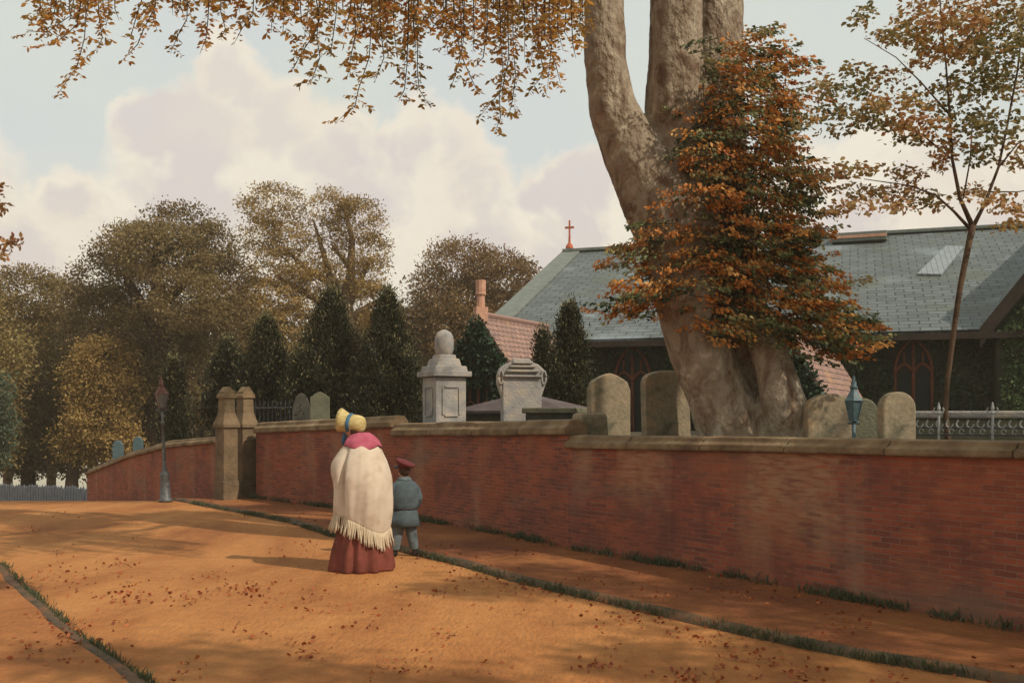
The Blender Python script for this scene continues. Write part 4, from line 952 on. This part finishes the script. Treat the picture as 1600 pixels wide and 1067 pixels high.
# ------------------------------------------------------------------ young tree on the right
D2 = 9.6; o2 = Vector(((1481-800)/F*D2, D2, 1.15))
yt = empty('young_tree', o2, 'slender young tree with sparse autumn leaves at the right edge', 'tree')
def Y(px, py, dd=0): return P(px, py, D2+dd)-o2
mb = MB()
def lim(pts): mb.tube([Y(q[0],q[1],q[3] if len(q) > 3 else 0) for q in pts], [q[2]*.62*D2/F for q in pts], 8)
lim([(1484,720,9),(1480,675,8),(1477,640,7),(1481,590,6.5),(1490,520,7),(1500,450,7.5),(1512,390,8),(1520,352,9)]); mb.build('trunk', M['barkyoung'], yt, smooth=True)
mb = MB()
br = [[(1520,355,7),(1500,310,5),(1488,250,4),(1484,180,3),(1478,100,2.4),(1470,20,2),(1465,-60,1)],[(1520,355,6),(1538,320,4.5),(1560,262,3.5),(1575,190,3),(1590,110,2.5),(1600,20,1.5)],[(1516,358,5),(1490,330,3.5),(1462,305,2.6),(1420,290,1.8),(1350,280,1)],
      [(1488,250,3),(1440,210,2,.3),(1380,190,1.4,.4),(1300,180,.8,.4)],[(1484,180,2.5),(1440,130,1.8,-.3),(1400,90,1.2,-.4),(1350,60,.8,-.5)],[(1478,100,2),(1520,50,1.5,.3),(1550,0,1)],[(1560,262,2.5),(1590,225,1.8),(1640,200,1)],[(1505,310,2.2,0),(1516,250,2,.4),(1520,180,1.5,.6)],[(1546,300,2),(1590,300,1.4,.2),(1650,290,1)]]
for b in br: lim(b)
mb.build('branch', M['barkyoung'], yt, smooth=True)
yl = [(1340,30,14,8),(1355,20,16,9),(1385,55,26,12),(1400,50,36,14),(1450,25,48,20),(1500,30,50,24),(1550,40,50,28),(1595,40,30,34),(1450,70,38,14),(1500,80,48,18),(1430,100,18,10),(1330,110,30,9),(1290,135,28,14),(1330,140,40,14),(1380,125,36,14),(1290,175,30,12),(1262,185,16,10),(1340,175,38,12),(1400,160,55,16),(1460,150,55,20),(1520,130,50,22),(1580,130,34,26),
      (1380,195,50,12),(1440,195,55,18),(1500,185,50,20),(1560,195,45,22),(1420,220,40,8),(1310,205,30,6),(1480,225,40,14),(1530,240,30,16),(1590,240,26,20),(1300,270,26,10),(1340,265,38,9),(1400,270,48,10),(1330,295,48,12),(1400,300,60,13),(1370,320,55,10),(1450,315,38,14),(1300,325,24,10),(1465,250,24,14),(1520,300,18,14),(1550,310,26,14),(1590,330,30,16),(1570,352,28,8),(1480,60,60,30),(1560,90,50,40),(1470,-20,80,30),(1590,-20,60,40),(1650,200,40,60),(1640,90,40,60)]
P_, N_, T_ = [], [], []
for (cx, cy, rx, ry) in yl:
    n = int(rx*ry*.19)+10
    dd = random.uniform(-.5,.6); k = int(n/6)+1; ct = random.choice((.15,.3,.5,.65))
    for _ in range(k):
        a = random.uniform(0,2*math.pi); rr = math.sqrt(random.random()); c0 = np.array(P(cx+rx*rr*math.cos(a), cy+ry*rr*math.sin(a), D2+dd+random.uniform(-.3,.3)))
        m_ = 7; P_.append(c0+rng.normal(size=(m_,3))*np.array([.055,.06,.022])); T_.append(ct+(.25 if cy > 240 else 0)+rng.normal(size=m_)*.15)
        s = random.choice((-1,1)); N_.append(np.stack([rng.uniform(.2,1,m_)*s, rng.normal(size=m_)*.5, rng.uniform(-.7,.2,m_)],1))
leafcloud('leaves', L_['young'], yt, np.concatenate(P_), .058, np.concatenate(T_), dirs=np.concatenate(N_), aspect=.6, origin=o2)
# tree just out of the frame on the left whose sprigs reach in
D3 = 12.0; o3 = Vector(((-160-800)/F*D3, D3, 0.02)); lt_ = empty('edge_tree', o3, 'leafy sprigs reaching in at the left edge of the picture', 'tree')
mb = MB(); mb.tube([P(-160,870,D3)-o3,P(-155,600,D3)-o3,P(-150,350,D3)-o3,P(-140,200,D3)-o3],[.16,.13,.10,.05],8); mb.build('trunk', M['barkdark'], lt_, smooth=True)
mb = MB(); sp = [(6,292),(-2,325),(8,320),(16,380),(25,378),(4,398),(-10,300),(-20,340),(-30,385),(-60,330),(-90,380),(-100,310),(-40,420)]
for x, y in sp: mb.tube([P(-150,400,D3)-o3, P((x-150)/2,y+20,D3)-o3, P(x-4,y,D3)-o3],[.04,.02,.004],5)
mb.build('branch', M['barkdark'], lt_, smooth=True)
pts, nr, tn = lobes_points([(x-6,y,8,5) for x,y in sp]+[(-140,300,80,90),(-130,200,70,60)], 1500, D3, cr=.07, shell=.2)
leafcloud('leaves', L_['young'], lt_, pts, .075, tn, nrm=nr, origin=o3)

# ------------------------------------------------------------------ woman
wb = G(566,889); k = wb.y/F
wm = empty('person', (wb.x, wb.y, 0), 'woman in straw bonnet and cream fringed shawl walking away beside the boy', 'person', rz=R(38))
# local: +Y is forward
def body(parent, sc, arms, legs, head, name='body', off=(0,0)):
    me = bpy.data.meshes.new(name); V = []; E = []; Rr = []
    def a(p, r, link=None):
        V.append(Vector(p)*sc); Rr.append(r*sc)
        if link is not None: E.append((link, len(V)-1))
        return len(V)-1
    pelvis = a((0,0,.93),.13); waist = a((0,0,1.08),.115,pelvis); chest = a((0,.01,1.28),.135,waist); nk = a((0,.01,1.42),.06,chest)
    nk2 = a((0,.03,1.50),.052,nk); hd = a((head[0]*.02+off[0],.045+head[1]*.01+off[1],1.58),.088,nk2); hd2 = a((head[0]*.02+off[0],.04+off[1],1.65),.088,hd); a((head[0]*.02+off[0],.03+off[1],1.70),.062,hd2)
    a((head[0]*.11+off[0],.045+head[1]*.11+off[1],1.60),.02,hd)
    for s in (-1,1):
        sh = a((s*.16,.0,1.37),.07,chest); last = sh
        for p, r in arms: last = a((s*p[0],p[1],p[2]),r,last)
        base = last
        hand = a((s*(arms[-1][0][0]-.04), arms[-1][0][1]+.06, arms[-1][0][2]),.032,base)
        for i in range(4): f1 = a((s*(arms[-1][0][0]-.06-.0*i), arms[-1][0][1]+.12, arms[-1][0][2]-.03+.02*i),.009,hand); a((s*(arms[-1][0][0]-.10), arms[-1][0][1]+.135-.004*i, arms[-1][0][2]-.03+.02*i),.008,f1)
        a((s*(arms[-1][0][0]-.02), arms[-1][0][1]+.08, arms[-1][0][2]+.05),.011,hand)
        hp_ = a((s*.09,0,.88),.10,pelvis); last = hp_
        for p, r in legs[0 if s < 0 else 1]: last = a(p, r, last)
    me.from_pydata([tuple(q) for q in V], E, []); o = bpy.data.objects.new(name, me); C.objects.link(o); o.parent = parent
    q = o.modifiers.new('skin','SKIN'); q.use_smooth_shade = True
    for i, sv in enumerate(me.skin_vertices[0].data): sv.radius = (Rr[i],Rr[i]); sv.use_root = (i == 0)
    q = o.modifiers.new('sub','SUBSURF'); q.levels = 2; q.render_levels = 2
    me.materials.append(M['skin']); return o
lg = [[((s*.09,.01,.5),.065),((s*.09,-.01,.08),.04),((s*.09,.12,.04),.035)] for s in (-1,1)]
body(wm, .93, [((.22,.02,1.12),.045),((.16,.20,1.05),.035),((.07,.26,1.08),.028)], lg, (-.6,.8), off=(-.085,.035))
def folds(a, z, n=13, amp=.055): return 1+amp*(1-min(z/1.0,1))*math.sin(n*a+1.3*math.sin(3*a))+.02*math.sin(2*n*a+z*3)
MB().lathe([(.352,.0),(.358,.03),(.325,.22),(.27,.42),(.225,.60),(.19,.80),(.16,.98),(.14,1.02)],96,(0,0,0),sx=.97,sy=.92,
   mod=lambda a,z: folds(a,z,11,.085)).build('skirt', M['skirt'], wm, smooth=True)
MB().lathe([(.13,.95),(.145,1.05),(.17,1.2),(.16,1.3),(.10,1.37),(.06,1.42)],24,sx=1.15,sy=.85).build('bodice', M['skirt'], wm, smooth=True)
# shawl: surface of rings whose lower rim dips at the back
def shawl_pt(a, t, off=0):
    """a: angle (0=+x right, pi/2 front), t:0 top..1 bottom rim"""
    back = .5-.5*math.sin(a)                 # 1 at back
    ztop = 1.43; zb_ = .44+.22*(1-back)+.06*math.sin(2*a+.6); z = ztop+(zb_-ztop)*t
    prof = [(0,.085),(.05,.15),(.15,.215),(.3,.27),(.48,.312),(.65,.325),(.8,.322),(.92,.312),(1,.300)]
    r = interp([(b_,a_) for a_,b_ in prof], t)
    r *= 1+.026*math.sin(5*a+6*t)+.024*math.sin(9*a-3*t+2*math.sin(2*a))*(.2+t)+.016*math.sin(17*a+3*t+2*math.sin(3*a))*t
    # elbow bulge and crease on the left-hand side
    e1 = math.exp(-((a-2.75)/.42)**2)*math.exp(-((t-.36)/.20)**2)*.075
    e2 = math.exp(-((a-.35)/.45)**2)*math.exp(-((t-.36)/.20)**2)*.03
    cre = math.exp(-((a-3.35)/.10)**2)*math.exp(-((t-.62)/.33)**2)*.12
    r += e1+e2-cre+off
    x = r*math.cos(a)*.97; y = r*math.sin(a)*.92-.03*math.sin(math.pi*min(t,1))
    return Vector((x,y,z))
NA = 96; rings = [[shawl_pt(2*math.pi*j/NA, i/24) for j in range(NA)] for i in range(25)]
inner = [[shawl_pt(2*math.pi*j/NA, 1-i/24, -.018) for j in range(NA)] for i in range(25)]
sh = MB().loft(rings+inner, caps=False).build('shawl', M['shawl'], wm, smooth=True)
# fringe strands
mb = MB(); nf = 110
for j in range(nf):
    a = 2*math.pi*j/nf; p = shawl_pt(a,.97); wv = random.uniform(-.01,.01); out = Vector((math.cos(a),math.sin(a),0))
    ln = .19+random.uniform(-.025,.02); th = random.uniform(.007,.0105)
    a += random.uniform(-.015,.015); wv = random.uniform(-.016,.016)
    mb.tube([p-out*.012, p+out*.006+Vector((0,0,-ln*.3)), p+out*.022+Vector((wv,0,-ln*.75)), p+out*.034+Vector((wv*1.5,wv,-ln))], [th*.9,th,th*1.05,th*.6], 7)
mb.build('fringe', M['fringe'], sh, smooth=True)
# pink neckerchief
def pk(a, t):
    r = .062+.125*math.sin(t*1.45)+.004*math.sin(7*a); back = .5-.5*math.sin(a); z = 1.475-.13*t**1.3-.05*back*t*abs(math.cos(a*1.5))
    return Vector((r*math.cos(a)*1.12, r*math.sin(a)*.95-.015*t, z))
MB().loft([[pk(2*math.pi*j/48,i/6) for j in range(48)] for i in range(7)]+[[pk(2*math.pi*j/48,1-i/6)-Vector((0,0,.012)) for j in range(48)] for i in range(7)], caps=False).build('neckerchief', M['pink'], wm, smooth=True)
# bonnet: axis turned further left than the body
bo = bpy.data.objects.new('bonnet', None)
def bonnet():
    ax = Vector((-.97,.22,.14)).normalized()      # world-ish direction of the opening
    axl = (Matrix.Rotation(-R(38),3,'Z') @ ax).normalized(); upv = Vector((0,0,1)); s_ = axl.cross(upv).normalized(); up_ = s_.cross(axl).normalized()
    c0 = Vector((-.0,.0,1.545)); c0 = Matrix.Rotation(-R(38),3,'Z') @ Vector((-.125,.015,1.572))
    def ring(x, r, dz=0, sq=1): x = x*.94-.012; r *= .95; return [c0+axl*x+s_*(math.cos(2*math.pi*j/28)*r)+up_*(math.sin(2*math.pi*j/28)*r*sq+dz) for j in range(28)]
    out = [ring(-.158,.025),ring(-.154,.055),ring(-.140,.083),ring(-.11,.100),ring(-.06,.108),ring(-.01,.105),ring(.02,.100),ring(.06,.108,.006),ring(.11,.124,.014),ring(.150,.138,.020)]
    inn = [ring(.146,.130,.020),ring(.10,.115,.010),ring(.0,.098),ring(-.12,.09)]
    b = MB().loft(out+inn).build('bonnet', M['straw'], wm, smooth=True)
    MB().loft([ring(-.004,.108),ring(-.002,.114),ring(.034,.114),ring(.038,.110)]).build('ribbon', M['blue'], b, smooth=True)
    mb = MB(); p = c0+axl*.05-up_*.10
    mb.tube([p, p+Vector((0,0,-.05))+axl*.01, p+Vector((0,0,-.10))+axl*.02, p+Vector((0,0,-.15))+axl*.015],[.02,.028,.032,.015],8,flat=.5); mb.build('ribbon_tail', M['blue'], b, smooth=True)
bonnet()
MB().lathe([(.03,1.42),(.055,1.44),(.072,1.49),(.080,1.54),(.07,1.59),(.03,1.61)],18,(-.06,.03,0),sx=1,sy=.9).build('hair', M['hair'], wm, smooth=True)

# ------------------------------------------------------------------ boy
bb = G(632,869); 
by = empty('person', (bb.x, bb.y, 0), 'small boy in maroon cap, belted grey blue jacket and grey trousers', 'person', rz=R(20))
sb = .612
body(by, sb, [((.24,-.04,1.12),.042),((.22,.06,.95),.034),((.17,.14,.90),.028)], [[((s*.10,.0,.5),.06),((s*.16,.0,.10),.04),((s*.17,.12,.05),.035)] for s in (-1,1)], (-.8,.6))
def V3(x,y,z): return Vector((x*sb,y*sb,z*sb))
mb = MB()
mb.lathe([(.05,1.50),(.12,1.475),(.19,1.41),(.235,1.30),(.25,1.15),(.23,.98),(.205,.90)][::-1],24,sx=1.14,sy=.85,mod=None)
mb.v = [v_*1 for v_ in mb.v]; mb.v = [Vector((v_.x*sb,v_.y*sb,v_.z*sb)) for v_ in mb.v]
for s in (-1,1): mb.tube([V3(s*.15,0,1.39),V3(s*.235,-.01,1.28),V3(s*.285,-.03,1.12),V3(s*.27,.06,.98),V3(s*.20,.16,.92)],[.075*sb,.082*sb,.072*sb,.066*sb,.058*sb],12)
jk = mb.build('jacket', M['jacket'], by, remesh=.012)
mb = MB(); mb.lathe([(.20,.93),(.222,.90),(.255,.74),(.285,.60),(.27,.595),(.18,.66)],32,sx=1.12,sy=.85,mod=lambda a,z: 1+.03*math.sin(6*a)); mb.v = [v_*sb for v_ in mb.v]; mb.build('jacket_skirt', M['jacket'], jk, smooth=True)
mb = MB(); mb.lathe([(.215,.90),(.232,.905),(.232,.935),(.217,.94)],24,sx=1.13,sy=.84); mb.v = [v_*sb for v_ in mb.v]; mb.build('belt', M['boot'], jk, smooth=True)
mb = MB(); mb.lathe([(.13,1.455),(.135,1.49),(.09,1.535),(.075,1.53),(.08,1.46)],20,sx=1.05,sy=.9); mb.v = [v_*sb for v_ in mb.v]; mb.build('collar', M['trousers'], jk, smooth=True)
mb = MB(); mb.ball(V3(0,0,.80), (.19*sb,.15*sb,.16*sb))
for s in (-1,1): mb.tube([V3(s*.09,0,.85),V3(s*.13,.01,.5),V3(s*.165,-.01,.30),V3(s*.19,0,.13)],[.13*sb,.115*sb,.10*sb,.09*sb],12)
mb.build('trousers', M['trousers'], by, remesh=.012)
for s in (-1,1):
    mb = MB(); mb.tube([V3(s*.195,-.05,.06),V3(s*.20,.03,.06),V3(s*.21,.13,.045),V3(s*.215,.19,.035)],[.055*sb,.062*sb,.052*sb,.03*sb],10); mb.tube([V3(s*.19,0,.18),V3(s*.195,0,.05)],[.062*sb,.066*sb],10)
    mb.build('boot', M['boot'], by, remesh=.008)
MB().ball(V3(.0,.0,1.655),(.118*sb,.122*sb,.11*sb),14,9).build('hair', M['hair'], by, smooth=True)
# cap
cpm = MB(); cz = V3(-.01,.0,1.74); tl = Matrix.Translation(cz) @ Matrix.Rotation(R(18),4,'Y') @ Matrix.Rotation(R(12),4,'X')
cpm.lathe([(.118,-.035),(.122,.0),(.185,.035),(.205,.065),(.19,.09),(.10,.105),(.01,.11)],24); cpm.v = [tl @ (v_*sb) for v_ in cpm.v]; cp = cpm.build('cap', M['cap'], by, smooth=True)
mb = MB(); n = 9; rr = [[Vector((math.cos(t)*r*.118-.0, math.sin(t)*r*.118, -.035-(r-1)*.09)) for r in (.98,1.25,1.5)] for t in [R(100+14*i) for i in range(n)]]
vs = [q for c_ in rr for q in c_]; vs2 = [q-Vector((0,0,.012)) for q in vs]
fs = [(i*3+j,i*3+j+1,(i+1)*3+j+1,(i+1)*3+j) for i in range(n-1) for j in range(2)]
mb.add(vs+vs2, fs+[tuple(q+27 for q in f) for f in fs]); 
mb.v = [tl @ (v_*sb) for v_ in mb.v]; mb.build('peak', M['boot'], cp, smooth=True)

# ------------------------------------------------------------------ grass and fallen leaves
def blades(name, pl, n, size, spread, dzf, tone=(.2,.8), dens=None, thr=.1):
    pl = dens or pl; arcs = [0]
    for a, b in zip(pl, pl[1:]): arcs.append(arcs[-1]+math.dist(a, b))
    s = rng.uniform(0, arcs[-1], n); pts = []
    dn = np.sin(s*2.3)+np.sin(s*5.1+1)+.8*np.sin(s*13+2)+rng.normal(size=n)*1.2; s = s[dn > thr]
    for q in s:
        i = max(j for j in range(len(arcs)-1) if arcs[j] <= q); t = (q-arcs[i])/(arcs[i+1]-arcs[i]); a, b = pl[i], pl[i+1]
        x = a[0]+(b[0]-a[0])*t; y = a[1]+(b[1]-a[1])*t
        x += random.gauss(0, spread)+dzf[0]; y += random.gauss(0, spread)*.6+dzf[1]; pts.append((x, y, zt(y)+dzf[2]))
    m_ = len(pts); dirs = np.stack([rng.normal(size=m_)*.35, rng.normal(size=m_)*.35, np.ones(m_)],1)
    o = leafcloud(name, L_['grass'], None, np.array(pts), size*rng.uniform(.5,1.5,m_), rng.uniform(*tone, m_), dirs=dirs, aspect=.085); tag(o, kind='stuff'); return o
rk = [p for p in RK if 4 < p[1] < 19.5]; lk = [p for p in LK if 3.5 < p[1] < 12]
blades('kerb_grass', rk, 15000, .065, .035, (.0,0,.0))
blades('kerb_grass', lk, 6500, .06, .035, (0,0,.0))
wlp = [(x-.03,y-.02) for x,y in WL if 3 < y < 19.5]
blades('wall_grass', wlp, 15000, .085, .05, (-.03,-.02,.04), tone=(.2,.9), thr=.9)
n = 2400
cl = [(random.uniform(0,1600), random.uniform(785,1067)) for _ in range(130)]+[(130,1010),(110,985),(90,975),(150,1010),(280,930),(350,925),(370,925),(330,900),(210,930),(200,935),(60,900)]*2+[(700+i*30,880+i*9) for i in range(20)]+[(450+i*25,800+i*6) for i in range(12)]
pts = []
n = 1700
while len(pts) < n:
    cx, cy = random.choice(cl); x = cx+random.gauss(0,22); y = cy+random.gauss(0,7)
    if y < 786 or y > 1100: continue
    g_ = G(x, y)
    if g_.x > interp(allw, g_.y)-.05: continue
    zz_ = .056 if (g_.x > interp(RK, g_.y)+.1 or g_.x < interp(LK, g_.y)-.1) else .008
    pts.append((g_.x, g_.y, zz_+random.uniform(0,.008)))
pts = np.array(pts); dirs = rng.normal(size=(n,3)); dirs[:,2] = np.abs(dirs[:,2])*.25; dirs /= np.linalg.norm(dirs,axis=1)[:,None]
o = leafcloud('fallen_leaves', L_['fallen'], None, pts, .036, rng.uniform(0,1,n), dirs=dirs*2, aspect=.75); tag(o, kind='stuff')

# ------------------------------------------------------------------ haze
hm = MB(); hm.box((0, 60, 13), (400, 260, 40)); hz_ = hm.build('haze', bpy.data.materials.new('haze_air')); tag(hz_, kind='stuff')
hmn = bpy.data.materials['haze_air']; hmn.use_nodes = True; t_ = hmn.node_tree; t_.nodes.clear()
pv = t_.nodes.new('ShaderNodeVolumePrincipled'); pv.inputs['Color'].default_value = (1,.86,.66,1); pv.inputs['Density'].default_value = .0011
oo = t_.nodes.new('ShaderNodeOutputMaterial'); t_.links.new(pv.outputs[0], oo.inputs['Volume'])
